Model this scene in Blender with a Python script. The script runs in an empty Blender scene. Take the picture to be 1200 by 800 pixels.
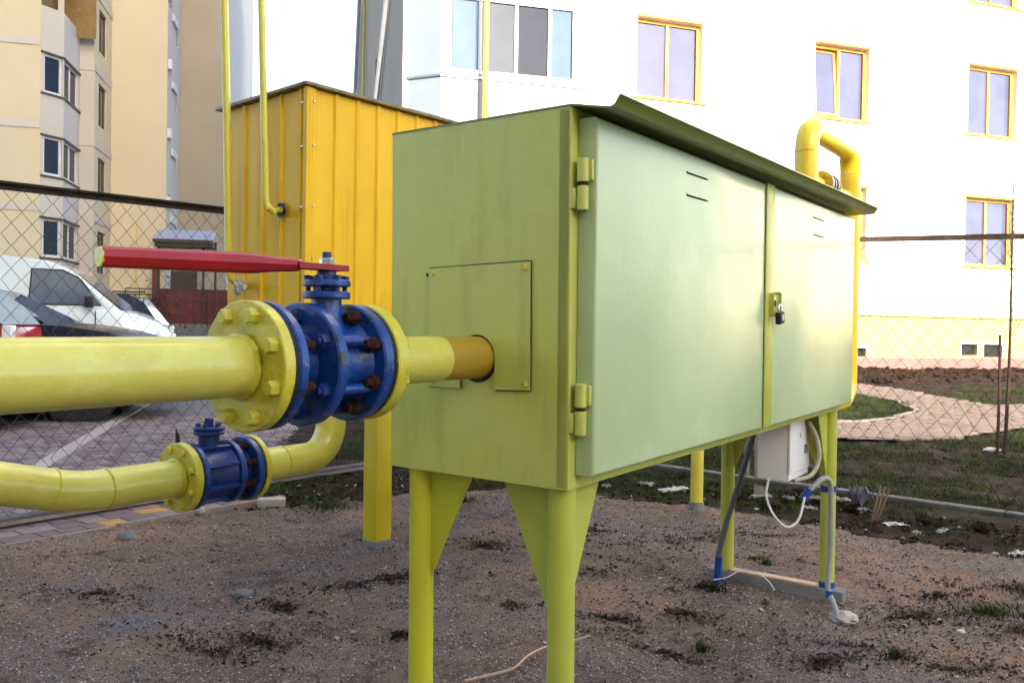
import bpy, bmesh, math, random
import numpy as np
from mathutils import Vector, Matrix, noise
random.seed(7); rng = np.random.default_rng(7)
S = bpy.context.scene
COL = S.collection
R = math.radians

# ------------------------------------------------------------------ camera
F = 998.0
cam_d = bpy.data.cameras.new('camera'); cam = bpy.data.objects.new('camera', cam_d); COL.objects.link(cam)
cam_d.sensor_width = 36; cam_d.lens = 36 * F / 1200; cam_d.clip_start = 0.02; cam_d.clip_end = 3000
PITCH = math.atan(14 / F); ROLL = R(0.9)
cam.matrix_world = Matrix.Translation((0, 0, 1.0)) @ Matrix.Rotation(R(90) - PITCH, 4, 'X') @ Matrix.Rotation(ROLL, 4, 'Z')
S.camera = cam
# ------------------------------------------------------------------ light
SUN_EL, SX, SY = R(22), 0.35, -0.9367
W = bpy.data.worlds.new('World'); S.world = W; W.use_nodes = True
nt = W.node_tree; bg = nt.nodes['Background']
sky = nt.nodes.new('ShaderNodeTexSky'); sky.sky_type = 'NISHITA'; sky.sun_disc = False
sky.sun_elevation = SUN_EL; sky.sun_rotation = math.atan2(SX, SY); sky.air_density = 0.9; sky.dust_density = 2.4; sky.ozone_density = 0.5
nt.links.new(sky.outputs[0], bg.inputs[0]); bg.inputs[1].default_value = 0.15
sd = bpy.data.lights.new('sun', 'SUN'); sd.energy = 2.0; sd.angle = R(0.5); sd.color = (1, .93, .82)
sun = bpy.data.objects.new('sun', sd); COL.objects.link(sun)
sv = Vector((SX * math.cos(SUN_EL), SY * math.cos(SUN_EL), math.sin(SUN_EL)))
sun.rotation_euler = (-sv).to_track_quat('-Z', 'Y').to_euler(); sun.location = (20, -15, 20)
S.view_settings.view_transform = 'Standard'; S.view_settings.look = 'None'
S.view_settings.gamma = 1; S.view_settings.use_curve_mapping = False
S.view_settings.exposure = 2.42

# ------------------------------------------------------------------ materials
MATS = {}
def mat(name, col, rough=.5, var=.12, scale=6, bump=0., bscale=60, metal=0, ior=1.45, coat=0, dirt=None, spec=.5, stretch=None, fine=0, wave=0):
    if name in MATS: return MATS[name]
    if rough >= .75: spec = .12
    m = bpy.data.materials.new(name); m.use_nodes = True; n = m.node_tree.nodes; l = m.node_tree.links
    b = n['Principled BSDF']; b.inputs['Roughness'].default_value = rough; b.inputs['Metallic'].default_value = metal
    b.inputs['IOR'].default_value = ior; b.inputs['Coat Weight'].default_value = coat; b.inputs['Coat Roughness'].default_value = .12
    b.inputs['Specular IOR Level'].default_value = spec
    tc = n.new('ShaderNodeTexCoord'); src = tc.outputs['Object']
    if stretch:
        mp = n.new('ShaderNodeMapping'); mp.inputs['Scale'].default_value = stretch; l.new(src, mp.inputs[0]); src = mp.outputs[0]
    def nz(sc, det=4, ro=.6):
        t = n.new('ShaderNodeTexNoise'); t.inputs['Scale'].default_value = sc; t.inputs['Detail'].default_value = det; t.inputs['Roughness'].default_value = ro
        l.new(src, t.inputs['Vector']); return t.outputs['Fac']
    def mix(fac, a, b_):
        x = n.new('ShaderNodeMix'); x.data_type = 'RGBA'
        l.new(fac, x.inputs[0])
        for i, v in ((6, a), (7, b_)):
            if isinstance(v, tuple): x.inputs[i].default_value = v
            else: l.new(v, x.inputs[i])
        return x.outputs[2]
    def ramp(fac, a, b_):
        r = n.new('ShaderNodeMapRange'); r.inputs[1].default_value = a; r.inputs[2].default_value = b_; l.new(fac, r.inputs[0]); return r.outputs[0]
    c0 = tuple(max(0, c * (1 - var)) for c in col) + (1,); c1 = tuple(min(1, c * (1 + var)) for c in col) + (1,)
    out = mix(ramp(nz(scale), .3, .7), c0, c1)
    if fine:
        out = mix(ramp(nz(bscale * 1.7, 2), .3, .7), out, tuple(c * (1 - fine) for c in col) + (1,))
    if dirt:
        for dd in dirt:
            dc, lo, hi, sc = dd[:4]; keep_src = src
            if len(dd) > 4:
                mp2 = n.new('ShaderNodeMapping'); mp2.inputs['Scale'].default_value = dd[4]; l.new(tc.outputs['Object'], mp2.inputs[0]); src = mp2.outputs[0]
            out = mix(ramp(nz(sc, 8, .7), lo, hi), out, dc + (1,)); src = keep_src
    l.new(out, b.inputs['Base Color'])
    if bump:
        bp = n.new('ShaderNodeBump'); bp.inputs['Strength'].default_value = min(1, bump); bp.inputs['Distance'].default_value = .004 * max(1, bump)
        l.new(nz(bscale, 5), bp.inputs['Height']); l.new(bp.outputs[0], b.inputs['Normal'])
        if wave:
            b2 = n.new('ShaderNodeBump'); b2.inputs['Strength'].default_value = 1; b2.inputs['Distance'].default_value = wave; l.new(nz(wave and 3.2, 1.5, .4), b2.inputs['Height']); l.new(b2.outputs[0], bp.inputs['Normal'])
    r2 = n.new('ShaderNodeMapRange'); r2.inputs[3].default_value = rough * .85; r2.inputs[4].default_value = min(1, rough * 1.2)
    l.new(nz(scale * 2.3), r2.inputs[0]); l.new(r2.outputs[0], b.inputs['Roughness'])
    MATS[name] = m; return m

GREEN = mat('green_cabinet_paint', (.46, .50, .10), .38, .07, 3.5, .16, 70, coat=.2, wave=.012, dirt=[((.32, .32, .07), .52, .85, 5, (3, 3, .6)), ((.43, .45, .15), .55, .8, 7), ((.12, .09, .03), .70, .76, 34), ((.10, .06, .02), .72, .75, 80)])
DOOR = mat('door_paint_with_sky_sheen', (.39, .50, .265), .34, .04, 2.5, .12, 60, coat=.28, wave=.010, dirt=[((.38, .46, .21), .52, .90, 3, (2, 2, .7)), ((.47, .57, .36), .55, .8, 6), ((.16, .14, .06), .72, .76, 40), ((.12, .08, .03), .74, .77, 90)])  # pale green door paint, with reflected sky put partly into its colour
LEGG = mat('yellow_green_leg_paint', (.38, .42, .06), .38, .10, 5, .12, 90, dirt=[((.18, .17, .06), .66, .8, 12)])
LEGY = mat('lime_yellow_leg_paint', (.48, .48, .03), .38, .10, 5, .12, 90, dirt=[((.2, .18, .06), .68, .8, 12)])
PIPE = mat('pale_yellow_pipe_paint', (.55, .51, .085), .34, .07, 7, .30, 34, coat=.35, dirt=[((.44, .38, .05), .5, .8, 9), ((.62, .60, .16), .56, .75, 14), ((.16, .10, .03), .70, .74, 46), ((.3, .2, .03), .68, .74, 20)])
FLNG = mat('yellow_flange_paint', (.52, .47, .04), .36, .10, 14, .45, 80, coat=.2, dirt=[((.36, .29, .03), .52, .75, 30), ((.14, .09, .02), .66, .72, 60), ((.62, .6, .14), .62, .7, 26)])
OCHR = mat('ochre_primer', (.36, .24, .02), .55, .12, 12, .2, 80, dirt=[((.18, .1, .02), .62, .8, 20)])
DEEPY = mat('deep_yellow_pipe_paint', (.80, .58, .03), .34, .06, 6, .15, 60, coat=.3)
BLUE = mat('blue_valve_paint', (.003, .038, .20), .36, .22, 16, .3, 90, coat=.2, dirt=[((.012, .055, .26), .5, .75, 14), ((.10, .10, .24), .60, .64, 70), ((.012, .010, .014), .575, .595, 48), ((.10, .03, .02), .72, .75, 50)])
DKBLUE = mat('dark_blue_valve_paint', (.008, .025, .14), .40, .25, 16, .3, 90, dirt=[((.015, .012, .02), .58, .70, 26)])
RUST = mat('rusty_bolt', (.045, .016, .012), .8, .5, 60, .8, 200)
STEEL = mat('zinc_steel', (.45, .46, .48), .35, .2, 30, .2, 100, metal=.9)
BLACKR = mat('black_gasket', (.012, .012, .012), .7, .3, 40, .4, 200)
RED = mat('red_lever_paint', (.27, .002, .006), .48, .15, 14, .2, 60, dirt=[((.10, .008, .008), .62, .70, 24), ((.42, .06, .06), .66, .72, 40)])
AMBER = mat('amber_sheet_paint', (.70, .425, .014), .42, .06, 3, .08, 40, spec=.2, wave=.01, dirt=[((.5, .27, .01), .52, .8, 4, (4, 4, .3)), ((.2, .1, .02), .72, .76, 50)])
AMBERD = mat('dark_roof_sheet', (.20, .15, .06), .5, .2, 10, .2, 60, dirt=[((.05, .04, .03), .5, .65, 20)])
YPOST = mat('yellow_square_post_paint', (.55, .42, .01), .4, .10, 6, .15, 90, dirt=[((.2, .14, .03), .66, .8, 14)])
THINP = mat('yellow_thin_pipe_paint', (.55, .50, .06), .35, .08, 6, .1, 60, coat=.3)
WHITE = mat('white_enamel', (.74, .75, .76), .3, .03, 6, .03, 60, coat=.3, dirt=[((.5, .48, .44), .7, .9, 6)])
CWHITE = mat('off_white_plastic', (.62, .62, .60), .45, .08, 14, .1, 100)
CGREY = mat('grey_corrugated_conduit', (.25, .265, .26), .5, .1, 30, .1, 100)
DGREY = mat('dark_grey_conduit', (.09, .09, .095), .45, .15, 20, .1, 100)
BLUET = mat('blue_tape', (.01, .05, .25), .35, .2, 30, .3, 100)
BLACK = mat('matte_black', (.008, .008, .009), .6, .2, 10)
CHROME = mat('lock_steel', (.6, .6, .6), .25, .1, 30, metal=1)
RAIL = mat('weathered_fence_rail', (.040, .034, .033), .75, .35, 12, .5, 60, dirt=[((.11, .085, .075), .55, .75, 9)])
RAILR = mat('brown_fence_rail', (.13, .085, .06), .7, .3, 12, .5, 60, dirt=[((.25, .19, .15), .55, .7, 9)])  # lighter brown rail colour for the right fence
PLANK = mat('grey_fence_board', (.085, .087, .095), .75, .3, 10, .5, 70, dirt=[((.07, .07, .08), .55, .7, 14)], stretch=(1, 1, 1))
WIRE = mat('dark_fence_wire', (.022, .02, .02), .6, .3, 10, metal=.3)
CONC = mat('concrete', (.34, .32, .31), .85, .15, 10, .6, 80, dirt=[((.2, .17, .15), .55, .75, 12)])
CONCG = mat('grey_cement', (.16, .165, .17), .85, .15, 10, .6, 80)
KERB = mat('concrete_kerb', (.22, .18, .165), .85, .15, 8, .6, 80, dirt=[((.12, .08, .06), .55, .8, 7)])
GRAV = mat('gravel_soil', (.225, .168, .145), .95, .30, 2.2, 2.5, 160, fine=.75, dirt=[((.25, .15, .10), .48, .66, .9), ((.15, .14, .155), .52, .68, 1.3), ((.06, .042, .036), .56, .66, 4), ((.30, .25, .23), .6, .72, 9)])
PEB = mat('gravel_stones', (.32, .27, .26), .8, .7, 130, .3, 200)
PEB2 = mat('dark_gravel_stones', (.085, .07, .07), .85, .6, 90, .3, 200)
SOIL = mat('dark_soil', (.022, .0135, .0105), .95, .6, 5, 2.5, 60, dirt=[((.014, .018, .007), .5, .65, 2.5), ((.055, .036, .026), .60, .70, 9)])
SOILB = mat('turned_soil', (.026, .0135, .009), .95, .5, 5, 2.5, 30, dirt=[((.045, .022, .014), .62, .75, 9)])
PAV1 = mat('grey_paver', (.20, .17, .17), .8, .18, 5, .5, 120)
PAV2 = mat('mauve_paver', (.15, .115, .12), .8, .2, 5, .5, 120)
PAV3 = mat('yellow_paver', (.38, .23, .075), .8, .15, 5, .5, 120)
PAVB = mat('paver_joint_sand', (.07, .058, .055), .9, .3, 8, .8, 120)
PATHM = mat('pink_path_joint', (.16, .11, .095), .9, .25, 3, .5, 60)
PATH1 = mat('pink_path_paver', (.165, .124, .108), .85, .15, 2, .4, 60)
WLINE = mat('white_line_stone', (.34, .30, .285), .8, .15, 8, .3, 60, dirt=[((.2, .17, .16), .6, .8, 10)])
ASPH = mat('car_park_paving', (.13, .12, .125), .85, .15, 1.5, .4, 60)
LEAFD = mat('grass_blade', (.042, .058, .016), .8, .8, 2.2)
DRYG = mat('dry_stalk', (.050, .036, .028), .8, .6, 12)
FACADE = mat('cream_render', (.84, .80, .68), .8, .03, .7, .2, 50)
PLINTH = mat('pale_yellow_plinth', (.52, .43, .15), .8, .05, .7, .2, 50, dirt=[((.5, .36, .2), .5, .8, .9)]); PLINB = mat('pink_overexposure_tint', (.27, .14, .125), .8, .1, 1.5, .2, 50)  # pink colour paints the overexposed tint along the plinth's bottom
SIDEW = mat('shaded_side_render', (.46, .41, .36), .85, .05, .5, .2, 40)  # darker copy of the cream render, side-wall shade put into its colour
BAYW = mat('white_bay_panel', (.23, .27, .31), .5, .03, 2)
WFRM = mat('orange_wood_frame', (.66, .34, .07), .5, .12, 8)
WSIL = mat('ochre_window_sill', (.55, .36, .06), .55, .1, 8)
PVC = mat('white_pvc', (.60, .62, .66), .4, .03, 6)
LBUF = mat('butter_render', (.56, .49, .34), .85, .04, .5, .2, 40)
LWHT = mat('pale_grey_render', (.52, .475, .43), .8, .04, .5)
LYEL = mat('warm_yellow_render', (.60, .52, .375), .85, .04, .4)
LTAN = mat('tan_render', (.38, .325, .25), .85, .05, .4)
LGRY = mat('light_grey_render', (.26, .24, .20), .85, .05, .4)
REDF = mat('red_balcony_rail', (.35, .03, .02), .5)
DWIN = mat('dark_window_frame', (.07, .055, .045), .5)
BRICKR = mat('red_brick_porch', (.16, .05, .05), .85, .25, 5, .4, 40)
CANO = mat('blue_grey_canopy_sheet', (.30, .34, .46), .4, .1, 4)
METD = mat('dark_metal_paint', (.035, .028, .028), .5, .2, 8)
PAPER = mat('white_litter', (.40, .40, .405), .6, .1, 20)
WOODP = mat('pale_timber', (.42, .28, .20), .7, .15, 8, .3, 60)
WOODD = mat('weathered_timber', (.12, .09, .07), .8, .3, 8, .5, 60)
BARK = mat('sapling_bark', (.06, .035, .03), .8, .3, 20, .5, 60)
TYRE = mat('tyre_rubber', (.015, .015, .015), .8)
HUB = mat('wheel_rim', (.35, .35, .36), .35, metal=.7)
def glass(name, col, rough=.03, ior=1.7):
    m = mat(name, col, rough, .15, 1.5, ior=ior); return m
GLS_F = glass('sky_reflection_glass', (.078, .086, .15), ior=1.45)  # lavender base colour stands in for sky reflected in the panes
GLS_Y = glass('bay_blue_glass', (.075, .13, .21), ior=1.2); GLS_K = glass('bay_dark_glass', (.014, .022, .045), ior=1.2); GLS_R = glass('pale_car_glass', (.26, .38, .46)); GLS_D = glass('dark_window_glass', (.04, .045, .05))
GLS_B = glass('sky_blue_window_glass', (.12, .17, .25))
GLS_V = glass('van_side_glass', (.10, .12, .16)); GLS_C = glass('car_glass', (.03, .04, .05)); GLS_W = glass('car_windscreen_glass', (.03, .05, .09), ior=1.4)
GLS_P = glass('pale_reflection_glass', (.20, .20, .22))  # pale base colour imitates the reflection on the estate car's rear window
LAMP = mat('headlight_lens', (.6, .62, .65), .1, coat=1)
REDL = mat('red_tail_lamp', (.35, .02, .02), .15, coat=1)
CARW = mat('white_van_paint', (.60, .66, .66), .25, .02, 2, coat=1)
CARN = mat('navy_car_paint', (.006, .008, .020), .25, .05, 2, spec=.25)
CARR = mat('red_car_paint', (.42, .015, .015), .25, .05, 2, coat=1)
CARK = mat('graphite_car_paint', (.02, .022, .035), .25, .05, 2, spec=.25)

# ------------------------------------------------------------------ helpers
class MB:
    def __init__(s): s.bm = bmesh.new()
    def box(s, x0, x1, y0, y1, z0, z1, bev=0, M=None):
        r = bmesh.ops.create_cube(s.bm, size=1)['verts']
        for v in r: v.co = Vector(((x0 + x1) / 2 + v.co.x * (x1 - x0), (y0 + y1) / 2 + v.co.y * (y1 - y0), (z0 + z1) / 2 + v.co.z * (z1 - z0)))
        if bev:
            e = list({e for v in r for e in v.link_edges})
            q = bmesh.ops.bevel(s.bm, geom=e, offset=bev, segments=2, affect='EDGES', profile=.6)
            r = list({v for f in q['faces'] for v in f.verts} | {v for v in r if v.is_valid})
        if M: bmesh.ops.transform(s.bm, matrix=M, verts=[v for v in r if v.is_valid])
        return s
    def tube(s, pts, rad, seg=16, caps=True, up=None):
        pts = [Vector(p) for p in pts]; rs = rad if isinstance(rad, (list, tuple)) else [rad] * len(pts)
        T = []
        for i in range(len(pts)):
            a = pts[max(0, i - 1)]; b = pts[min(len(pts) - 1, i + 1)]; T.append((b - a).normalized())
        N = Vector(up) if up else (Vector((0, 0, 1)) if abs(T[0].z) < .9 else Vector((1, 0, 0)))
        N = (N - T[0] * N.dot(T[0])).normalized(); rings = []
        for i, p in enumerate(pts):
            if i: N = (T[i - 1].rotation_difference(T[i]) @ N)
            N = (N - T[i] * N.dot(T[i])).normalized(); B = T[i].cross(N)
            rings.append([s.bm.verts.new(p + (N * math.cos(2 * math.pi * k / seg) + B * math.sin(2 * math.pi * k / seg)) * rs[i]) for k in range(seg)])
        for a, b in zip(rings, rings[1:]):
            for k in range(seg): s.bm.faces.new((a[k], a[(k + 1) % seg], b[(k + 1) % seg], b[k]))
        if caps:
            s.bm.faces.new(rings[0][::-1]); s.bm.faces.new(rings[-1])
        return s
    def poly(s, pts, thick=None):
        vs = [s.bm.verts.new(p) for p in pts]; f = s.bm.faces.new(vs)
        if thick is not None:
            e = bmesh.ops.extrude_face_region(s.bm, geom=[f]); nv = [g for g in e['geom'] if isinstance(g, bmesh.types.BMVert)]
            bmesh.ops.translate(s.bm, verts=nv, vec=Vector(thick))
        return s
    def quad(s, *p): s.bm.faces.new([s.bm.verts.new(q) for q in p]); return s
    def build(s, name, m, parent=None, smooth=True, ang=35, loc=None, M=None):
        bm = s.bm; bmesh.ops.recalc_face_normals(bm, faces=bm.faces)
        if smooth:
            for f in bm.faces: f.smooth = True
            for e in bm.edges:
                if len(e.link_faces) == 2 and e.calc_face_angle(0) > R(ang): e.smooth = False
        me = bpy.data.meshes.new(name); bm.to_mesh(me); bm.free(); me.materials.append(m)
        o = bpy.data.objects.new(name, me); COL.objects.link(o)
        if M is not None: o.matrix_local = M
        if parent: o.parent = parent
        if loc: o.location = loc
        return o
def tag(o, label=None, cat=None, group=None, kind=None):
    for k, v in (('label', label), ('category', cat), ('group', group), ('kind', kind)):
        if v: o[k] = v
    return o
def empty(name, label, cat, M=None, group=None):
    o = bpy.data.objects.new(name, None); o.empty_display_size = .1; COL.objects.link(o)
    if M is not None: o.matrix_world = M
    return tag(o, label, cat, group)
def lookmat(p, axis, roll_up=(0, 0, 1)):
    x = Vector(axis).normalized(); z = Vector(roll_up); z = (z - x * z.dot(x)).normalized(); y = z.cross(x)
    return Matrix(((x.x, y.x, z.x, p[0]), (x.y, y.y, z.y, p[1]), (x.z, y.z, z.z, p[2]), (0, 0, 0, 1)))
def inst(o, parent, M):
    c = o.copy(); COL.objects.link(c); c.parent = parent; c.matrix_local = M; return c
def arc(c, a, b, r, t0, t1, n=10):   # points on an arc, a and b are unit axes
    c, a, b = Vector(c), Vector(a), Vector(b)
    return [c + a * r * math.cos(t0 + (t1 - t0) * i / n) + b * r * math.sin(t0 + (t1 - t0) * i / n) for i in range(n + 1)]
def spline(pts, n=8):
    P = [Vector(p) for p in pts]; P = [P[0] * 2 - P[1]] + P + [P[-1] * 2 - P[-2]]; out = []
    for i in range(1, len(P) - 2):
        for k in range(n):
            t = k / n; a, b, c, d = P[i - 1:i + 3]
            out.append(.5 * ((2 * b) + (c - a) * t + (2 * a - 5 * b + 4 * c - d) * t * t + (3 * b - a - 3 * c + d) * t ** 3))
    out.append(P[-2]); return out
def meshobj(name, verts, faces, m, smooth=False, kind=None, label=None, parent=None):
    me = bpy.data.meshes.new(name); verts = np.asarray(verts, dtype=np.float32); faces = np.asarray(faces, dtype=np.int32)
    k = faces.shape[1]; me.vertices.add(len(verts)); me.vertices.foreach_set('co', verts.ravel())
    me.loops.add(faces.size); me.loops.foreach_set('vertex_index', faces.ravel())
    me.polygons.add(len(faces)); me.polygons.foreach_set('loop_start', np.arange(0, faces.size, k, dtype=np.int32))
    me.polygons.foreach_set('loop_total', np.full(len(faces), k, dtype=np.int32))
    me.update(calc_edges=True); me.validate()
    if smooth: me.polygons.foreach_set('use_smooth', np.ones(len(faces), dtype=bool))
    me.materials.append(m); o = bpy.data.objects.new(name, me); COL.objects.link(o)
    if parent: o.parent = parent
    return tag(o, kind=kind, label=label)

# =================================================================== GROUND
def sst(t): t = np.clip(t, 0, 1); return t * t * (3 - 2 * t)
def gz(x, y): return .28 * sst((y - 8) / 8) * sst((x + 2.5) / 4)
def vnoise(x, y, seed=0):   # cheap value noise on arrays
    def h(i, j):
        n = (i * 374761393 + j * 668265263 + seed * 974711) & 0x7fffffff; n = ((n ^ (n >> 13)) * 1274126177) & 0x7fffffff
        return ((n ^ (n >> 16)) & 0xffff) / 65535.
    xi = np.floor(x).astype(np.int64); yi = np.floor(y).astype(np.int64); fx = sst(x - xi); fy = sst(y - yi)
    return (h(xi, yi) * (1 - fx) + h(xi + 1, yi) * fx) * (1 - fy) + (h(xi, yi + 1) * (1 - fx) + h(xi + 1, yi + 1) * fx) * fy
def fbm(x, y, s, o=3, seed=0):
    t = 0; a = 1.; w = 0
    for i in range(o): t = t + a * (vnoise(x * s * 2 ** i, y * s * 2 ** i, seed + i) - .5); w += a; a *= .55
    return t / w
EDGE = np.array([(-2.85, 2.98), (-2.30, 3.76), (-1.76, 4.56), (-1.3, 4.75), (-.8, 5.15), (0, 5.45), (.6, 5.2), (1.2, 4.85), (1.73, 4.52), (1.95, 4.2), (2.33, 3.85), (3.4, 3.0), (5.5, 1.6), (5.5, -3), (-6, -3), (-4.5, 1.0)])
def inside(P, poly):
    x, y = P[..., 0], P[..., 1]; c = np.zeros(x.shape, bool); d2 = np.full(x.shape, 1e9)
    for (x0, y0), (x1, y1) in zip(poly, np.roll(poly, -1, 0)):
        cond = ((y0 > y) != (y1 > y)) & (x < (x1 - x0) * (y - y0) / ((y1 - y0) + 1e-12) + x0); c ^= cond
        dx, dy = x1 - x0, y1 - y0; t = np.clip(((x - x0) * dx + (y - y0) * dy) / (dx * dx + dy * dy), 0, 1)
        d2 = np.minimum(d2, (x - x0 - t * dx) ** 2 + (y - y0 - t * dy) ** 2)
    return np.where(c, np.sqrt(d2), -np.sqrt(d2))
def grid(x0, x1, y0, y1, st):
    xs = np.arange(x0, x1 + st / 2, st); ys = np.arange(y0, y1 + st / 2, st); X, Y = np.meshgrid(xs, ys)
    nx, ny = len(xs), len(ys); i = np.arange(nx * ny).reshape(ny, nx)
    Fc = np.stack([i[:-1, :-1], i[:-1, 1:], i[1:, 1:], i[1:, :-1]], -1).reshape(-1, 4); return X, Y, Fc
def clip(V, Fc, keep):
    k = keep[Fc].all(1); Fc = Fc[k]; u, inv = np.unique(Fc, return_inverse=True); return V[u], inv.reshape(Fc.shape)
# far ground
meshobj('ground', [(-900, -900, -.09), (900, -900, -.09), (900, 900, -.09), (-900, 900, -.09)], [(0, 1, 2, 3)], ASPH, kind='structure')
# gravel yard floor
def gravel_z(X, Y):
    P = np.stack([X, Y], -1); d = inside(P, EDGE); d = d + .12 * fbm(X, Y, 5, 3, 5)
    mound = 0
    for mx, my, mh, mr in ((1.21, 3.25, .005, .12), (.89, 3.46, .005, .12), (-.591, 3.79, .035, .12), (1.031, 4.68, .03, .12), (-2.2, 3.5, .03, .3), (.27, 1.75, .03, .1), (-.1, 2.0, .02, .1)): mound = mound + mh * np.exp(-((X - mx) ** 2 + (Y - my) ** 2) / mr ** 2)
    return mound + fbm(X, Y, 1.6, 4, 1) * .050 + fbm(X, Y, 5, 3, 4) * .02 + fbm(X, Y, 14, 3, 9) * .018 + fbm(X, Y, 60, 2, 12) * .008 - .05 * (1 - sst((d + .02) / .09)), d
X, Y, Fc = grid(-3.2, 4.2, 1.2, 5.7, .016); Z, d = gravel_z(X, Y)
V = np.stack([X, Y, Z], -1).reshape(-1, 3); V, Fc = clip(V, Fc, (d.ravel() > -.10)); meshobj('gravel_yard', V, Fc, GRAV, True, 'structure')
meshobj('yard_subsoil', [(-6, -4, -.03), (6, -4, -.03), (6, 1.21, -.012), (-6, 1.21, -.012)], [(0, 1, 2, 3)], GRAV, kind='structure')
# lawn soil, rising towards the block
LF = lambda x: 5.3 + (-1.55 - x) * 6.0     # left limit of the lawn (y on that line)
def lawn_z(X, Y):
    return gz(X, Y) - .012 + fbm(X, Y, 1.3, 3, 21) * .05 + fbm(X, Y, 8, 3, 22) * .07
X, Y, Fc = grid(-3.6, 13.5, 2.4, 20.2, .045); Z = lawn_z(X, Y); P = np.stack([X, Y], -1)
PATHO = np.array([(-2, 9.3), (1.0, 8.3), (3.33, 8.15), (3.76, 8.1), (4.36, 8.3), (5.0, 8.8), (5.6, 9.25), (7.5, 10.0), (14, 12.2), (14, 14.8), (8.2, 11.8), (6.34, 11.2), (6.1, 12.0), (5.9, 12.9), (5.5, 13.7), (4.5, 14.2), (1, 13.6), (-3, 12)])
ISL = np.array([(-2, 11.2), (1.5, 9.6), (3.78, 9.4), (4.5, 9.95), (5.05, 10.6), (5.2, 11.4), (5.05, 12.1), (4.6, 12.6), (3, 12.5), (-1, 11.6)])
Z = Z - .12 * sst((inside(P, EDGE) - .10) / .22)
dp = inside(P, PATHO); di = inside(P, ISL); onp = (dp > 0) & (di < 0)
rp = np.minimum(dp, -di); Z = np.where(rp > -.1, np.minimum(Z, gz(X, Y) - .03 + .05 * (1 - sst((rp + .1) / .12))), Z)
FO = np.array((0, 14.93)); FD = np.array((math.cos(R(18.55)), math.sin(R(18.55)))); FN = np.array((FD[1], -FD[0]))
dist_f = (P - FO) @ FN
bed = sst((dist_f - (-.5)) / .3) * sst((2.6 + .5 * (X > 6) - dist_f + .6 * fbm(X, Y, .6, 2, 3)) / .6) * (X > -2) * (rp < 0)
Z = Z + bed * (.0 + .20 * np.maximum(0, fbm(X, Y, 3, 4, 31) + .1))
keep = ((X > -1.62 - (Y - 5.3) * .16) & ((Y > 4.2) | (X > 0))).ravel()
Vl = np.stack([X, Y, Z], -1).reshape(-1, 3); V, Fq = clip(Vl, Fc, keep & (bed.ravel() <= .35)); meshobj('lawn_soil', V, Fq, SOIL, True, 'structure')
V, Fq = clip(Vl, Fc, keep & (bed.ravel() > .0)); V[:, 2] += .006; meshobj('soil_bed', V, Fq, SOILB, True, 'structure')
# path of small pink pavers: joint base sheet + staggered pavers joined (too many to be single)
X, Y, Fc = grid(-3, 14, 7.9, 15, .08); P = np.stack([X, Y], -1); k = (inside(P, PATHO) > -.02) & (inside(P, ISL) < .02)
V, Fq = clip(np.stack([X, Y, gz(X, Y) + .004], -1).reshape(-1, 3), Fc, k.ravel()); meshobj('path', V, Fq, PATHM, True, 'structure')
def paver_mesh(recs, gap=.006, th=.02, tilt=.003):
    """recs: (cx, cy, z, dirx, diry, len, wid) -> verts, quads"""
    A = np.array(recs); n = len(A); d = A[:, 3:5]; q = np.stack([-d[:, 1], d[:, 0]], 1); hl = (A[:, 5] - gap) / 2; hw = (A[:, 6] - gap) / 2; out = []
    zz = A[:, 2] + rng.uniform(-tilt, tilt, n)
    for s, zo in ((1.0, -th), (1.0, -.003), (.94, 0.)):
        for a, b in ((-1, -1), (1, -1), (1, 1), (-1, 1)):
            p = A[:, :2] + d * (a * (hl - (1 - s) * hl[:].mean() * 1))[:, None] + q * (b * (hw - (1 - s) * hw.mean()))[:, None]
            out.append(np.concatenate([p, (zz + zo + rng.uniform(-.001, .001, n))[:, None]], 1))
    V = np.stack(out, 1).reshape(-1, 3); f = []
    for L in (0, 4):
        for k in range(4): f.append((L + k, L + (k + 1) % 4, L + 4 + (k + 1) % 4, L + 4 + k))
    f.append((8, 9, 10, 11)); f = np.array(f); Fq = (f[None] + (np.arange(n) * 12)[:, None, None]).reshape(-1, 4); return V, Fq
recs = []; th = R(18.5)
for i in range(-60, 160):
    for j in range(-5, 75):
        a = i * .2 + (j % 2) * .1; b = j * .1; x = math.cos(th) * a - math.sin(th) * b + .5; y = math.sin(th) * a + math.cos(th) * b + 7.6
        recs.append((x, y, 0, math.cos(th), math.sin(th), .2, .1))
A = np.array(recs); P = A[:, :2]; k = (inside(P, PATHO) > .05) & (inside(P, ISL) < -.05) & (P[:, 0] < 12); A = A[k]; A[:, 2] = gz(A[:, 0], A[:, 1]) + .014
V, Fq = paver_mesh(A); meshobj('path_pavers', V, Fq, PATH1, kind='stuff')
# pale edging round the lawn island
ed = MB(); IP = [tuple(p) for p in ISL]
for (x0, y0), (x1, y1) in zip(IP[1:7], IP[2:8]):
    L = math.hypot(x1 - x0, y1 - y0); ed.box(0, L, -.03, .03, -.05, .03, .008, Matrix.Translation((x0, y0, gz(x0, y0))) @ Matrix.Rotation(math.atan2(y1 - y0, x1 - x0), 4, 'Z'))
ed.build('lawn_edging', KERB)['kind'] = 'structure'

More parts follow.
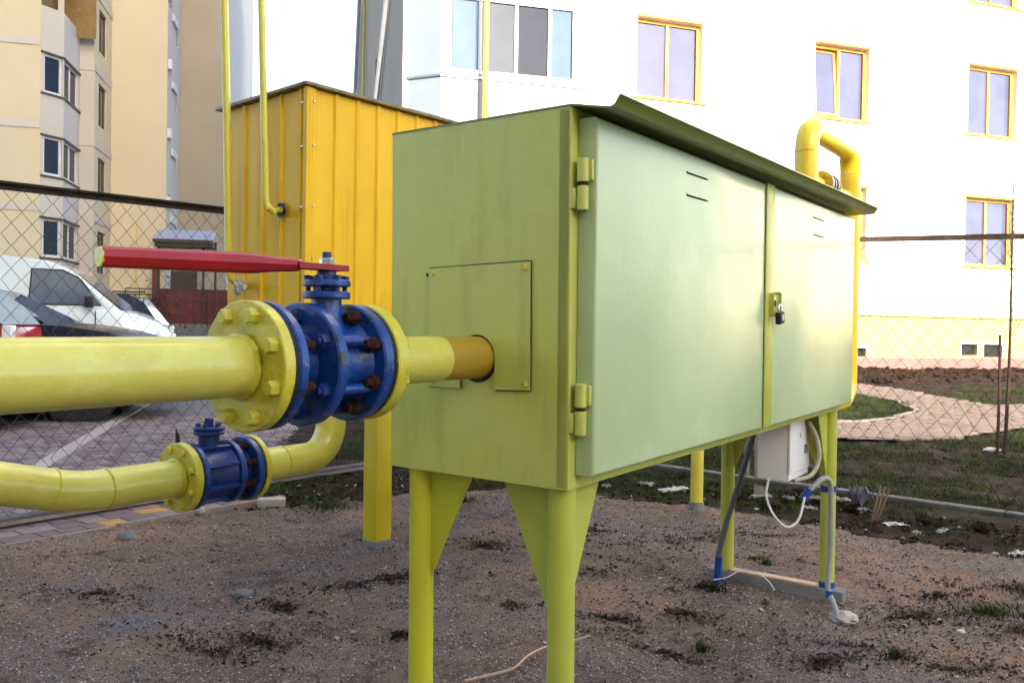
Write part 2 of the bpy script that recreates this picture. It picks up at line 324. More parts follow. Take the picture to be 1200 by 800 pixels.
# ---------------- paved car park on the left
ld = np.array((.617, .787)); ln = np.array((.787, -.617)); L0 = np.array((-2.47, 4.12))   # fence line, inward normal
meshobj('car_park', [(-80, -25, -.03), (-6.1, -1.5, -.03), (-1.62, 4.55, -.03), (-1.5, 5.25, -.03), (-11., 64, -.03), (-80, 64, -.03)], [(0, 1, 2, 3, 4, 5)], PAVB, kind='structure')
meshobj('far_car_park', [(-80, 9.5, -.024), (-2.25, 9.5, -.024), (-11., 64, -.024), (-80, 64, -.024)], [(0, 1, 2, 3)], ASPH, kind='structure')
near, rest = [], []
for j in range(-4, 62):          # rows parallel to the fence, j<0 inside it
    off = -.33 + (j + 4) * .115; a = -2.4 + random.uniform(0, .1)
    while a < 6.5:
        L = random.choice((.085, .125, .165, .165)); c = L0 + ld * (a + L / 2) - ln * (off + .0575); a += L
        if c[0] > -1.6 - (c[1] - 5.0) * .17: continue
        if c[1] > 9.4 or c[0] < -8.5 or c[1] < 2.2: continue
        rec = (c[0], c[1], 0.002, ld[0], ld[1], L, .115)
        px = 600 + F * c[0] / c[1]
        if -15 < px < 470 and c[1] < 4.95 and len(near) < 295: near.append(rec)
        else: rest.append(rec)
cp = bpy.data.objects['car_park']
cache = {}
for r in near:
    key = (r[5], random.choice((0, 0, 0, 1, 1, 1, 1, 2)) if random.random() < .6 else random.choice((0, 1)))
    if key not in cache:
        mb = MB(); mb.box(-r[5] / 2 + .003, r[5] / 2 - .003, -.0545, .0545, -.022, 0, .003)
        o = mb.build('paver', (PAV1, PAV2, PAV3)[key[1]]); COL.objects.unlink(o); cache[key] = o
    o = cache[key].copy(); COL.objects.link(o); o.parent = cp; o.location = (r[0], r[1], r[2] + random.uniform(-.002, .002)); o.rotation_euler = (random.uniform(-.01, .01), random.uniform(-.01, .01), math.atan2(ld[1], ld[0]))
if rest:
    A = np.array(rest); m3 = rng.random(len(A)); patch = fbm(A[:, 0], A[:, 1], 1.1, 2, 77)
    sel = np.where(patch > .17, np.where(m3 < .35, 2, 0), np.where(m3 < .45, 1, 0))
    for q, (mm, nm) in enumerate(((PAV1, 'grey_pavers'), (PAV2, 'mauve_pavers'), (PAV3, 'yellow_pavers'))):
        if (sel == q).any():
            V, Fq = paver_mesh(A[sel == q]); o = meshobj(nm, V, Fq, mm, kind='stuff', parent=cp)
# white marking strip
mb = MB(); p0 = Vector((-3.02, 5.05, .012)); p1 = Vector((-4.62, 10.8, .012)); dd = (p1 - p0).normalized(); nn = Vector((-dd.y, dd.x, 0)) * .055
mb.poly([p0 - nn, p1 - nn, p1 + nn, p0 + nn], (0, 0, -.02)); mb.build('parking_line', WLINE)['kind'] = 'structure'
# concrete kerb between pavers and yard
for nm, off, h, wd, kl in (('yard_kerb', .37, .008, .032, None),):
    a = -1.6
    while a < .6:
        L = .98; mb = MB(); mb.box(0, L, -wd / 2, wd / 2, -.12, h, .006)
        p = L0 + ld * a + ln * off; o = mb.build('kerb', KERB, M=Matrix.Translation((p[0], p[1], random.uniform(-.003, .003))) @ Matrix.Rotation(math.atan2(ld[1], ld[0]), 4, 'Z')); o['kind'] = 'structure'; a += 1.0

# ---------------- loose gravel stones
n = 150000; yy = 2.2 + 3.4 * rng.random(n) ** 1.25; xx = (rng.random(n) - .5) * 2 * (.66 * yy + .15); Z, d = gravel_z(xx, yy); k = (d > .02) & (fbm(xx, yy, 2.5, 3, 55) > -.35 + .3 * rng.random(n) - .1); xx, yy, Z = xx[k], yy[k], Z[k]; n = len(xx)
def stones(name, xx, yy, zz, r, m):
    n = len(xx); base = np.array([(1, 0, 0), (0, 1, 0), (-1, 0, 0), (0, -1, 0), (0, 0, .7), (0, 0, -.7)], float)
    a = rng.random(n) * 6.28; V = base[None] * (1 + .5 * (rng.random((n, 6, 1)) - .5)) * r[:, None, None] * np.stack([np.ones(n), .6 + .4 * rng.random(n), .6 + .3 * rng.random(n)], 1)[:, None, :]
    c, s = np.cos(a), np.sin(a); x = V[..., 0] * c[:, None] - V[..., 1] * s[:, None]; y = V[..., 0] * s[:, None] + V[..., 1] * c[:, None]; t = (rng.random((n, 1)) - .5) * .8
    V = np.stack([x, y + t * 0, V[..., 2] + t * x], -1) + np.stack([xx, yy, zz], 1)[:, None, :]
    f = np.array([(0, 1, 4), (1, 2, 4), (2, 3, 4), (3, 0, 4), (1, 0, 5), (2, 1, 5), (3, 2, 5), (0, 3, 5)])
    return meshobj(name, V.reshape(-1, 3), (f[None] + (np.arange(n) * 6)[:, None, None]).reshape(-1, 3), m, kind='stuff')
r = (.0014 + .0042 * rng.random(n) ** 4) * (.75 + .14 * yy); m1 = rng.random(n) < .55
stones('gravel_pebbles', xx[m1], yy[m1], Z[m1] + r[m1] * .2, r[m1], PEB); stones('dark_gravel_pebbles', xx[~m1], yy[~m1], Z[~m1] + r[~m1] * .2, r[~m1], PEB2)
n = 260; yy = 2.3 + 3 * rng.random(n); xx = (rng.random(n) - .5) * 1.3 * yy; Z, d = gravel_z(xx, yy); stones('coarse_gravel', xx, yy, Z + .003, .006 + .012 * rng.random(n) ** 3, PEB)
n = 1500; yy = 12.5 + 5.5 * rng.random(n); xx = 4.6 + 9 * rng.random(n); d = (np.stack([xx, yy], -1) - FO) @ FN; k = (d > .05) & (d < 3.2); zz = lawn_z(xx, yy) + .02 + .06 * rng.random(n)
stones('soil_clods', xx[k], yy[k], zz[k], .02 + .05 * rng.random(k.sum()) ** 3, SOILB)

# ---------------- grass and weeds
def blades(name, xx, yy, zz, h, m, lean=.5, w=.0025, label=None):
    n = len(xx); a = rng.random(n) * 6.28; b = rng.random(n) * 6.28; l = lean * h * rng.random(n) * 1.4
    dx, dy = np.cos(a) * w, np.sin(a) * w; P = np.stack([xx, yy, zz], 1)
    v0 = P + np.stack([-dx, -dy, 0 * dx], 1); v1 = P + np.stack([dx, dy, 0 * dx], 1)
    mid = P + np.stack([np.cos(b) * l * .35, np.sin(b) * l * .35, h * .6], 1); tip = P + np.stack([np.cos(b) * l, np.sin(b) * l, h * (1 - .2 * rng.random(n))], 1)
    v2 = mid + np.stack([dx, dy, 0 * dx], 1) * .7; v3 = mid - np.stack([dx, dy, 0 * dx], 1) * .7
    V = np.stack([v0, v1, v2, v3, tip], 1).reshape(-1, 3); f = np.array([(0, 1, 2), (0, 2, 3), (3, 2, 4)])
    return meshobj(name, V, (f[None] + (np.arange(n) * 5)[:, None, None]).reshape(-1, 3), m, kind='stuff')
def scat(n, x0, x1, y0, y1): return x0 + (x1 - x0) * rng.random(n), y0 + (y1 - y0) * rng.random(n)
xs, ys = [], []
x, y = scat(700000, -1.5, 10, 4.2, 15.2); P = np.stack([x, y], -1); dpp = inside(P, PATHO); dii = inside(P, ISL); dg = inside(P, EDGE)
df = (P - FO) @ FN; c = fbm(x, y, 1.1, 3, 41) + .55 * fbm(x, y, 6, 2, 43)
ok = ((dpp < -.02) | (dii > .03)) & (dg < -.02) & (x > -1.55 - (y - 5.3) * .16) & (c > -.02 - .14 * (dii > 0) + .25 * (rng.random(len(x)) - .5)) & (df > 2.7) & (rng.random(len(x)) < np.clip(7. / y, .3, 1))
ok &= ~((dpp < 0) & (y > 11.5) & (x > 5.5) & (df < 4))
x, y = x[ok], y[ok]; blades('lawn_grass', x, y, lawn_z(x, y) - .004, (.010 + .022 * rng.random(len(x))) * (.9 + .08 * y), LEAFD, 1.3, .0024)
x, y = scat(16000, -1.6, 2.9, 3.9, 6.2); P = np.stack([x, y], -1); dg = inside(P, EDGE); c = fbm(x, y, 3, 3, 61); ok = (dg < .05) & (dg > -.7) & (c > .08) & (x > -1.5); x, y = x[ok], y[ok]
blades('edge_weeds', x, y, lawn_z(x, y), .015 + .03 * rng.random(len(x)), LEAFD, 1.2, .0024)
# dark withered plants lying on the gravel
cl = [(-.93, 2.62, .16, .05), (-.78, 2.7, .1, .04), (-.62, 3.25, .14, .05), (-.80, 3.02, .1, .05), (-.45, 3.35, .1, .04), (.36, 2.95, .07, .04), (.30, 3.5, .12, .04), (-.12, 3.9, .15, .04), (.05, 3.05, .05, .03), (1.1, 2.75, .25, .05), (1.45, 3.05, .2, .06), (1.75, 2.9, .25, .06), (1.7, 3.3, .18, .05), (.9, 4.1, .25, .06), (1.3, 4.2, .2, .06), (.62, 3.0, .12, .05), (.5, 2.65, .08, .04), (1.1, 3.75, .1, .08), (.45, 4.3, .3, .04), (-.35, 2.75, .05, .03), (.98, 2.6, .12, .05), (2.0, 3.4, .2, .06), (-1.5, 3.1, .12, .03), (-2.3, 3.3, .3, .04), (1.35, 2.55, .12, .04), (.75, 3.35, .15, .04)]
x = []; y = []; h = []
for cx, cy, rr, hh in cl:
    k = int(110 * rr / .12); a = rng.random(k) * 6.28; q = np.abs(rng.normal(0, .5, k)) * rr; st = random.uniform(0, 3.1)
    ux, uy = q * np.cos(a) * 1.5, q * np.sin(a) * .35; x.append(cx + ux * math.cos(st * .3) - uy * math.sin(st * .3)); y.append(cy + ux * math.sin(st * .3 - .3) + uy); h.append(np.full(k, hh) * (.3 + .7 * rng.random(k)))
x, y, h = map(np.concatenate, (x, y, h)); blades('withered_weeds', x, y, gravel_z(x, y)[0], h * .28, DRYG, 2.2, .0022)
def litter(name, xx, yy, zz, r, m):
    n = len(xx); a = rng.random(n) * 6.28; t = rng.normal(0, .5, (n, 2)); q = np.array([(-1, 0, 0), (0, -.45, .1), (1, 0, 0), (0, .45, .1), (0, 0, -.25)], float); asp = .5 + rng.random(n)
    x = q[None, :, 0] * r[:, None]; y = q[None, :, 1] * (r * asp)[:, None]; z = q[None, :, 2] * r[:, None] + x * t[:, :1] + y * t[:, 1:]
    V = np.stack([x * np.cos(a)[:, None] - y * np.sin(a)[:, None] + xx[:, None], x * np.sin(a)[:, None] + y * np.cos(a)[:, None] + yy[:, None], z + zz[:, None]], -1).reshape(-1, 3)
    f = np.array([(0, 1, 4), (1, 2, 4), (2, 3, 4), (3, 0, 4)]); return meshobj(name, V, (f[None] + (np.arange(n) * 5)[:, None, None]).reshape(-1, 3), m, kind='stuff')
n = 60000; xx, yy = scat(n, -3.2, 3.4, 2.2, 5.4); c = np.abs(fbm(xx, yy, 1.9, 3, 91)) + .3 * np.abs(fbm(xx, yy, 7, 2, 92)); k = (c < .018 + .02 * (xx > .2)) & (inside(np.stack([xx, yy], -1), EDGE) > .03); xx, yy = xx[k], yy[k]
cx_ = np.array(cl); j = rng.integers(0, len(cl), 9000); p = cx_[j]; a = rng.random(9000) * 6.28; q = np.abs(rng.normal(0, .8, 9000)); x2 = p[:, 0] + q * np.cos(a) * p[:, 2] * 1.4; y2 = p[:, 1] + q * np.sin(a) * p[:, 2] * .6 + np.sin(p[:, 0] * 9) * .6 * (x2 - p[:, 0]); kk = fbm(x2, y2, 14, 2, 66) > -.02; x2, y2 = x2[kk], y2[kk]
xx = np.concatenate([xx, x2]); yy = np.concatenate([yy, y2]); litter('leaf_mould', xx, yy, gravel_z(xx, yy)[0] + .004, .004 + .010 * rng.random(len(xx)) ** 2, DRYG)
n = 26000; xx, yy = scat(n, -1.7, 3.2, 3.3, 6.2); dg = inside(np.stack([xx, yy], -1), EDGE); k = (dg < .10) & (dg > -.75) & (fbm(xx, yy, 4, 3, 123) > -.06) & ((xx > 0) | (yy > 4.6)); xx, yy = xx[k], yy[k]
zz = np.maximum(lawn_z(xx, yy) - .12 * sst((inside(np.stack([xx, yy], -1), EDGE) - .10) / .22), gravel_z(xx, yy)[0])
h_ = len(xx) // 2; litter('dead_leaf_strip', xx[:h_], yy[:h_], zz[:h_] + .004, .006 + .018 * rng.random(h_) ** 2, DRYG); stones('soil_crumbs', xx[h_:], yy[h_:], zz[h_:] + .002, .004 + .020 * rng.random(len(xx) - h_) ** 4, SOIL)
kk = rng.random(len(xx)) < .022; stones('pale_rubble', xx[kk], yy[kk], zz[kk] + .008, .006 + .016 * rng.random(kk.sum()) ** 2, PEB)
x = []; y = []
for cx, cy, rr in ((1.75, 3.12, .16), (1.95, 3.05, .12), (1.1, 3.62, .04), (.62, 2.7, .04), (.8, 3.3, .05), (1.2, 2.62, .06), (2.1, 3.3, .12), (-.3, 4.9, .2), (-1.0, 4.7, .25), (-1.3, 4.9, .3)):
    k = int(1500 * rr); a = rng.random(k) * 6.28; q = np.abs(rng.normal(0, .5, k)) * rr; x.append(cx + q * np.cos(a)); y.append(cy + q * np.sin(a) * .6)
x, y = map(np.concatenate, (x, y)); blades('green_weeds', x, y, gravel_z(x, y)[0], .015 + .035 * rng.random(len(x)), LEAFD, 1.6, .0024)

# =================================================================== GAS CABINET (local axes: x along the doors, y to the back, z up)
CO = Vector((0.1115, 1.6328, 0.6914)); cu = Vector((.58213, .81298, .01339)).normalized(); cv = Vector((-.81306, .58217, .00093)); cv = (cv - cu * cv.dot(cu)).normalized(); cw = cu.cross(cv)
CM = Matrix(((cu.x, cv.x, cw.x, CO.x), (cu.y, cv.y, cw.y, CO.y), (cu.z, cv.z, cw.z, CO.z), (0, 0, 0, 1))); CI = CM.inverted()
def L2W(a, b, c): return CM @ Vector((a, b, c))
def W2L(p): return CI @ Vector(p)
LN, WD, HT = 1.965, .465, .735
cab = empty('gas_cabinet', 'large green metal gas cabinet on four pipe legs with two pale double doors', 'cabinet', CM)
# shell: side walls, back, floor, front frame of folded sheet
mb = MB(); mb.box(0, .003, .004, WD, 0, HT); mb.build('end_panel', GREEN, cab)
mb = MB(); mb.box(LN - .003, LN, .004, WD, 0, HT); mb.build('end_panel', GREEN, cab)
mb = MB(); mb.box(.003, LN - .003, WD - .003, WD, .002, HT - .002); mb.build('back_panel', GREEN, cab)
mb = MB(); mb.box(.003, LN - .003, .03, WD - .003, .002, .005); mb.build('floor_panel', GREEN, cab)
mb = MB(); mb.box(0, .042, -.0005, .03, 0, HT, .004); mb.box(LN - .042, LN, -.0005, .03, 0, HT, .004); mb.box(.04, LN - .04, 0, .028, .0005, .045, .003); mb.box(.04, LN - .04, 0, .028, HT - .04, HT - .001, .003); mb.box(.955, 1.02, .002, .026, .04, HT - .04, .003)
mb.build('front_frame', GREEN, cab)
# lid with an upturned front hem
mb = MB(); st_ = [(WD + .001, .004, 0), (.0, .004, .0002), (-.03, .0035, -.0003), (-.084, .002, -.002), (-.093, .0055, -.001), (-.103, .0215, .0175), (-.106, .0225, .0195)]; rws = []
for x_, dz_ in ((-.001, .014), (LN + .045, -.002)):
    rws.append([(mb.bm.verts.new((x_, y, HT + zt1 - (dz_ * min(1, max(0, -y) / .08)))), mb.bm.verts.new((x_, y - (.002 if y < -.09 else 0), HT + zb1 - (dz_ * min(1, max(0, -y) / .08))))) for y, zt1, zb1 in st_])
A_, B_ = rws
for k in range(len(st_) - 1):
    mb.bm.faces.new((A_[k][0], A_[k + 1][0], B_[k + 1][0], B_[k][0])); mb.bm.faces.new((A_[k][1], A_[k + 1][1], B_[k + 1][1], B_[k][1]))
    for Q in (A_, B_): mb.bm.faces.new((Q[k][0], Q[k + 1][0], Q[k + 1][1], Q[k][1]))
mb.bm.faces.new((A_[0][0], A_[0][1], B_[0][1], B_[0][0])); mb.bm.faces.new((A_[-1][0], A_[-1][1], B_[-1][1], B_[-1][0]))
mb.build('lid', mat('shaded_lid_paint', (.12, .155, .028), .4, .1, 4, .1, 90, coat=.2, dirt=[((.06, .07, .03), .6, .8, 8)]), cab, ang=28)  # lid green darkened to olive, with the underside's shade in the colour
# doors (folded trays 42 mm proud), with vent slots cut through
def door(x0, x1, slots, lab):
    z0, z1, D = .028, .715, .042
    mb = MB(); r = .007
    xs = sorted({x0 + r, x1 - r} | {v for s in slots for v in s[:2]}); zs = sorted({z0 + r, z1 - r} | {v for s in slots for v in s[2:]})
    vv = {}
    def vt(x, z):
        if (x, z) not in vv: vv[(x, z)] = mb.bm.verts.new((x, -D, z))
        return vv[(x, z)]
    for i in range(len(xs) - 1):
        for j in range(len(zs) - 1):
            cx, cz = (xs[i] + xs[i + 1]) / 2, (zs[j] + zs[j + 1]) / 2
            if any(s[0] < cx < s[1] and s[2] < cz < s[3] for s in slots): continue
            mb.bm.faces.new((vt(xs[i], zs[j]), vt(xs[i + 1], zs[j]), vt(xs[i + 1], zs[j + 1]), vt(xs[i], zs[j + 1])))
    # rounded folded rim
    for k in range(4):
        t0, t1 = R(22.5 * k), R(22.5 * (k + 1))
        def ring(t): e = r * (1 - math.sin(t)); d = -D + r * (1 - math.cos(t)); return [Vector((x0 + e, d, z0 + e)), Vector((x1 - e, d, z0 + e)), Vector((x1 - e, d, z1 - e)), Vector((x0 + e, d, z1 - e))]
        A, B = ring(t0), ring(t1)
        for q in range(4): mb.quad(A[q], A[(q + 1) % 4], B[(q + 1) % 4], B[q])
    A = ring(R(90)); Bk = [Vector((p.x, -.002, p.z)) for p in A]
    for q in range(4): mb.quad(A[q], A[(q + 1) % 4], Bk[(q + 1) % 4], Bk[q])
    mb.quad(*Bk)
    bmesh.ops.remove_doubles(mb.bm, verts=mb.bm.verts, dist=.0004)
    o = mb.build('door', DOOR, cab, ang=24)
    for s in slots:
        m2 = MB(); m2.box(s[0] - .004, s[1] + .004, -.036, -.034, s[2] - .004, s[3] + .004); m2.build('vent_slot', BLACK, o)
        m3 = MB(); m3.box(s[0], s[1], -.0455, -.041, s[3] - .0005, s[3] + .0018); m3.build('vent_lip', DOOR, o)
    return o
d1 = door(.026, .968, [(.433, .555, .6655, .6695), (.435, .556, .6145, .6185)], '')
d2 = door(1.008, 1.942, [(1.417, 1.541, .6640, .6675), (1.419, 1.544, .6090, .6125)], '')
mb = MB(); mb.box(.965, 1.030, -.047, -.0425, .030, .716, .0015); mb.build('closing_strip', LEGG, d2)
# hasp plate on the closing strip
mb = MB(); mb.box(-.034, .030, -.004, 0, -.034, .034, .012, Matrix.Translation((1.028, -.049, .378))); mb.build('hasp', GREEN, d2)
mb = MB(); mb.tube([(1.026, -.0541, .381), (1.026, -.0515, .381)], .0095, 16); mb.build('hasp_hole', BLACK, d2)
# hinges
for zt in (.588, .158):
    hx_, hy_ = .0135, -.0185
    mb = MB(); mb.tube([(hx_, hy_, zt + .003), (hx_, hy_, zt + .0045), (hx_, hy_, zt + .047), (hx_, hy_, zt + .0485)], [.0095, .0115, .0115, .0095], 16); mb.box(.018, .0265, -.036, -.006, zt + .006, zt + .046, .003); h = mb.build('hinge', GREEN, cab)
    m2 = MB(); m2.tube([(hx_, hy_, zt - .0505), (hx_, hy_, zt - .049), (hx_, hy_, zt - .0055), (hx_, hy_, zt - .004)], [.0095, .0115, .0115, .0095], 16); m2.box(.0, .020, -.0085, .001, zt - .047, zt - .008, .003); m2.build('hinge_leaf', GREEN, h)
    m3 = MB(); m3.tube([(hx_, hy_, zt - .0045), (hx_, hy_, zt + .0035)], .0085, 12); m3.build('hinge_pin', RUST, h)
# access plate with keyhole notch round the pipe
AX, AZ, PR = .221, .250, .0455
mb = MB(); n0 = .0475
pts = [(.351, .184), (.351, .436), (.089, .443), (.087, .189), (AX - n0 * .98, .186)]
c = [(AX - n0 * math.cos(t), AZ + n0 * math.sin(t)) for t in np.linspace(0, math.pi, 15)]
pts += c + [(AX + n0 * .9, .183)]
mb.poly([(-.0055, y, z) for y, z in pts], (.004, 0, 0)); pl = mb.build('access_plate', GREEN, cab, smooth=False)
m2 = MB()
for (ya, za), (yb, zb2) in [q for q in (((.352, .300), (.352, .437)), ((.352, .437), (.0885, .4445)), ((.0885, .4445), (.0865, .188)), ((.0865, .188), (.172, .1845)), ((.352, .1835), (.275, .184)))]:
    MB().tube([(-.0022, ya, za), (-.0022, yb, zb2)], .0013, 6).build('plate_shadow_line', BLACK, pl)  # thin black strips drawn as the shadow line round the plate
for (y, z) in ((.340, .425), (.101, .431), (.100, .200), (.338, .196)):
    m2 = MB(); m2.tube([(-.0085, y, z), (-.005, y, z)], [.0055, .0065], 12); m2.tube([(-.0095, y, z), (-.0083, y, z)], .003, 6); m2.build('rivet', FLNG, pl)
mb = MB(); mb.box(-.0013, -.0003, .15, .285, .165, .305); 
mb.bm.clear(); mb.tube([(-.0018, AX, AZ - .003), (-.0004, AX, AZ - .003)], .0493, 24); mb.build('pipe_opening', BLACK, pl)
for y, z in ((.360, .423),):
    m2 = MB(); m2.tube([(-.001, y, z), (-.0004, y, z)], .004, 8); m2.build('drill_hole', BLACK, cab)
# pipe legs with triangular gussets
def leg(a, b, mm, su, sv, gl, cuff):
    zb = (0 - CO.z) / cw.z - .02 - (a * cu.z)
    mb = MB(); mb.tube([(a, b, zb), (a, b, .001)], .0275, 24); o = mb.build('leg', mm, cab)
    m2 = MB(); m2.poly([(a, b + sv * .024, -.001), (a, b + sv * .145, -.001), (a, b + sv * .024, -gl)], (.004 * su, 0, 0)); m2.build('gusset', mm, o)
    m2 = MB(); m2.poly([(a + su * .024, b, -.001), (a + su * .15, b, -.001), (a + su * .024, b, -gl)], (0, .004 * sv, 0)); m2.build('gusset', mm, o)
    m2 = MB(); m2.tube([(a, b, zb - .01), (a, b, zb + .058 + random.uniform(0, .012))], .0282, 20, True); m2.build('cement_coat', CONCG, o)
leg(.034, .034, LEGG, 1, 1, .27, 0); leg(.034, WD - .062, LEGY, 1, -1, .25, 0)
leg(LN - .034, .034, LEGG, -1, 1, .27, 0); leg(LN - .034, WD - .034, LEGG, -1, -1, .27, 0)
# padlock
lk = empty('padlock', 'small black padlock hanging on the cabinet hasp', 'padlock', CM @ Matrix.Translation((1.030, -.066, .345)) @ Matrix.Rotation(R(-8), 4, 'Y'))
mb = MB(); mb.box(-.019, .019, -.008, .008, -.022, .012, .003); bd = mb.build('lock_body', BLACK, lk)
mb = MB(); mb.tube(arc((-.002, 0, .022), (1, 0, 0), (0, 0, 1), .0105, 0, math.pi, 10) + [(-.0125, 0, .010)], .0032, 10); mb.tube([(.0085, 0, .010), (.0085, 0, .022)], .0032, 10); mb.build('shackle', CHROME, lk)
mb = MB(); mb.tube([(.003, -.0088, -.004), (.003, -.0080, -.004)], .0095, 16); mb.build('sticker', PAPER, lk)

# =================================================================== MAIN PIPE AND VALVE
MP0 = L2W(0, AX, AZ); md = Vector((cu.x, cu.y, .0067)).normalized()
MAIN = lookmat(MP0, md)      # x along flow towards the cabinet, y to the back-left, z up
def hexhead(mb, x0, x1, y, z, r, rot=0, ch=True):
    pts = [(x0, y, z), (x0 + (x1 - x0) * .8, y, z), (x1, y, z)]
    T = len(mb.bm.verts); mb.bm.verts.ensure_lookup_table()
    rings = []
    for (px, _, _), rr in zip(pts, (r, r, r * .82)):
        rings.append([mb.bm.verts.new((px, y + rr * math.cos(rot + k * math.pi / 3), z + rr * math.sin(rot + k * math.pi / 3))) for k in range(6)])
    for a, b in zip(rings, rings[1:]):
        for k in range(6): mb.bm.faces.new((a[k], a[(k + 1) % 6], b[(k + 1) % 6], b[k]))
    mb.bm.faces.new(rings[0][::-1]); mb.bm.faces.new(rings[-1])
def disc(x0, x1, r, bev=.002, seg=56):
    mb = MB(); mb.tube([(x0, 0, 0), (x0 + .0001, 0, 0), (x0 + bev, 0, 0), (x1 - bev, 0, 0), (x1 - .0001, 0, 0), (x1, 0, 0)], [r - bev, r - bev, r, r, r - bev, r - bev], seg); return mb
def weld(x, r, w=.004, seg=60):
    mb = MB(); t = [(x - w, 0, 0), (x - w * .4, 0, 0), (x + w * .4, 0, 0), (x + w, 0, 0)]; mb.tube(t, [r - .001, r + w * .7, r + w * .7, r - .001], seg, False)
    for v in mb.bm.verts:
        k = 1 + .010 * math.sin(23 * math.atan2(v.co.z, v.co.y)) + random.uniform(-.008, .008); v.co.y *= k; v.co.z *= k; v.co.x += random.uniform(-.0006, .0006)
    return mb
main = empty('main_gas_pipe', 'thick pale yellow gas pipe entering from the left with a bolted flange', 'pipe', MAIN)
PX = [-2.4, -.60]
mb = MB(); mb.tube([(-.588, 0, 0)] + [(x, 0, 0) for x in np.linspace(-.62, -2.4, 24)] + arc((-2.4, 0, -.14), (0, 0, 1), (-1, 0, 0), .14, 0, math.pi / 2, 8)[1:] + [(-2.54, 0, -.96)], PR + .0005, 48); mb.build('pipe_run', PIPE, main)
disc(-.580, -.5595, .1005).build('flange', FLNG, main)
o = weld(-.586, PR + .001, .006).build('weld_bead', FLNG, main)
BR = .082; bp = MB(); hexhead(bp, -.580, -.594, 0, 0, .0125, .3); b0 = bp.build('bolt', FLNG, main)
for k in range(8):
    t = R(24 + 45 * k); M = Matrix.Translation((0, BR * -math.cos(t), BR * math.sin(t))) @ Matrix.Rotation(random.uniform(0, 1), 4, 'X')
    if k == 0: b0.matrix_local = M
    else: inst(b0, main, M)
inlet = empty('cabinet_inlet_pipe', 'short yellow and ochre pipe stub from the big blue valve into the cabinet wall', 'pipe', MAIN)
mb = MB(); mb.tube([(-.316, 0, 0), (-.13, 0, 0)], PR - .001, 48); p1 = mb.build('pipe_run', PIPE, inlet)
mb = MB(); mb.tube([(-.131, 0, 0), (.1, 0, 0)], PR - .0022, 48); mb.build('primed_section', OCHR, inlet)
disc(-.3415, -.315, .1005).build('flange', FLNG, inlet)
mb = MB(); 
for k in range(8):
    t = R(24 + 45 * k); 
b1p = MB(); hexhead(b1p, -.315, -.301, 0, 0, .0125, .3); b1 = b1p.build('bolt', FLNG, inlet)
for k in range(8):
    t = R(24 + 45 * k); M = Matrix.Translation((0, BR * -math.cos(t), BR * math.sin(t)))
    if k == 0: b1.matrix_local = M
    else: inst(b1, inlet, M)
val = empty('ball_valve', 'big blue flanged ball valve with red lever on the thick pipe', 'valve', MAIN)
def rgh(mb, a=.0012):
    for v in mb.bm.verts: v.co += Vector((random.uniform(-a, a) * .3, random.uniform(-a, a), random.uniform(-a, a)))
    return mb
rgh(disc(-.559, -.5505, .0965, .001, 72), .0012).build('gasket', BLACKR, val)
disc(-.550, -.532, .0995, .003).build('flange', BLUE, val)
mb = MB(); mb.tube([(-.533, 0, 0), (-.52, 0, 0), (-.50, 0, 0), (-.474, 0, 0)], [.062, .050, .047, .052], 48); mb.build('valve_neck', BLUE, val)
disc(-.474, -.453, .0998, .003).build('body_ring', BLUE, val)
mb = MB(); mb.tube([(-.454, 0, 0), (-.440, 0, 0), (-.425, 0, 0), (-.40, 0, 0), (-.385, 0, 0), (-.372, 0, 0)], [.074, .066, .062, .062, .066, .074], 48); mb.build('valve_body', BLUE, val)
disc(-.373, -.350, .0995, .003).build('flange', BLUE, val)
rgh(disc(-.3495, -.342, .0968, .001, 72), .0012).build('gasket', BLACKR, val)
# bolts in the valve: nuts behind flange 1 (rusty), tie bolts through the ring, rusty nuts on the right flange
def stud(x0, x1, r, name, m): mb = MB(); mb.tube([(x0, 0, 0), (x1, 0, 0)], r, 12); return mb
nb = MB(); hexhead(nb, -.532, -.519, 0, 0, .0125, .2); nb.tube([(-.532, 0, 0), (-.508, 0, 0)], .0072, 12); nr = nb.build('bolt', RUST, val)
nb = MB(); hexhead(nb, -.373, -.386, 0, 0, .0125, .5); nb.tube([(-.373, 0, 0), (-.398, 0, 0)], .0074, 12); hexhead(nb, -.386, -.390, 0, 0, .010, .9); nr2 = nb.build('bolt', RUST, val)
nb = MB(); hexhead(nb, -.474, -.487, 0, 0, .0120, .1); nb.tube([(-.474, 0, 0), (-.493, 0, 0)], .0062, 12); nt_ = nb.build('bolt', DKBLUE, val)
nb = MB(); nb.tube([(-.453, 0, 0), (-.395, 0, 0), (-.373, 0, 0)], .0082, 16); nd = nb.build('tie_rod', BLUE, val)
for k in range(8):
    t = R(24 + 45 * k); M = Matrix.Translation((0, BR * -math.cos(t), BR * math.sin(t))) @ Matrix.Rotation(k * .7, 4, 'X')
    for o in (nr, nr2):
        if k == 0: o.matrix_local = M
        else: inst(o, val, M)
for k in range(6):
    t = R(42 - 76 * 0 + 60 * k - 12); t = R(30 + 60 * k); rr = .078; M = Matrix.Translation((0, rr * -math.cos(t), rr * math.sin(t))) @ Matrix.Rotation(k * .5, 4, 'X')
    for o in (nt_, nd):
        if k == 0: o.matrix_local = M
        else: inst(o, val, M)
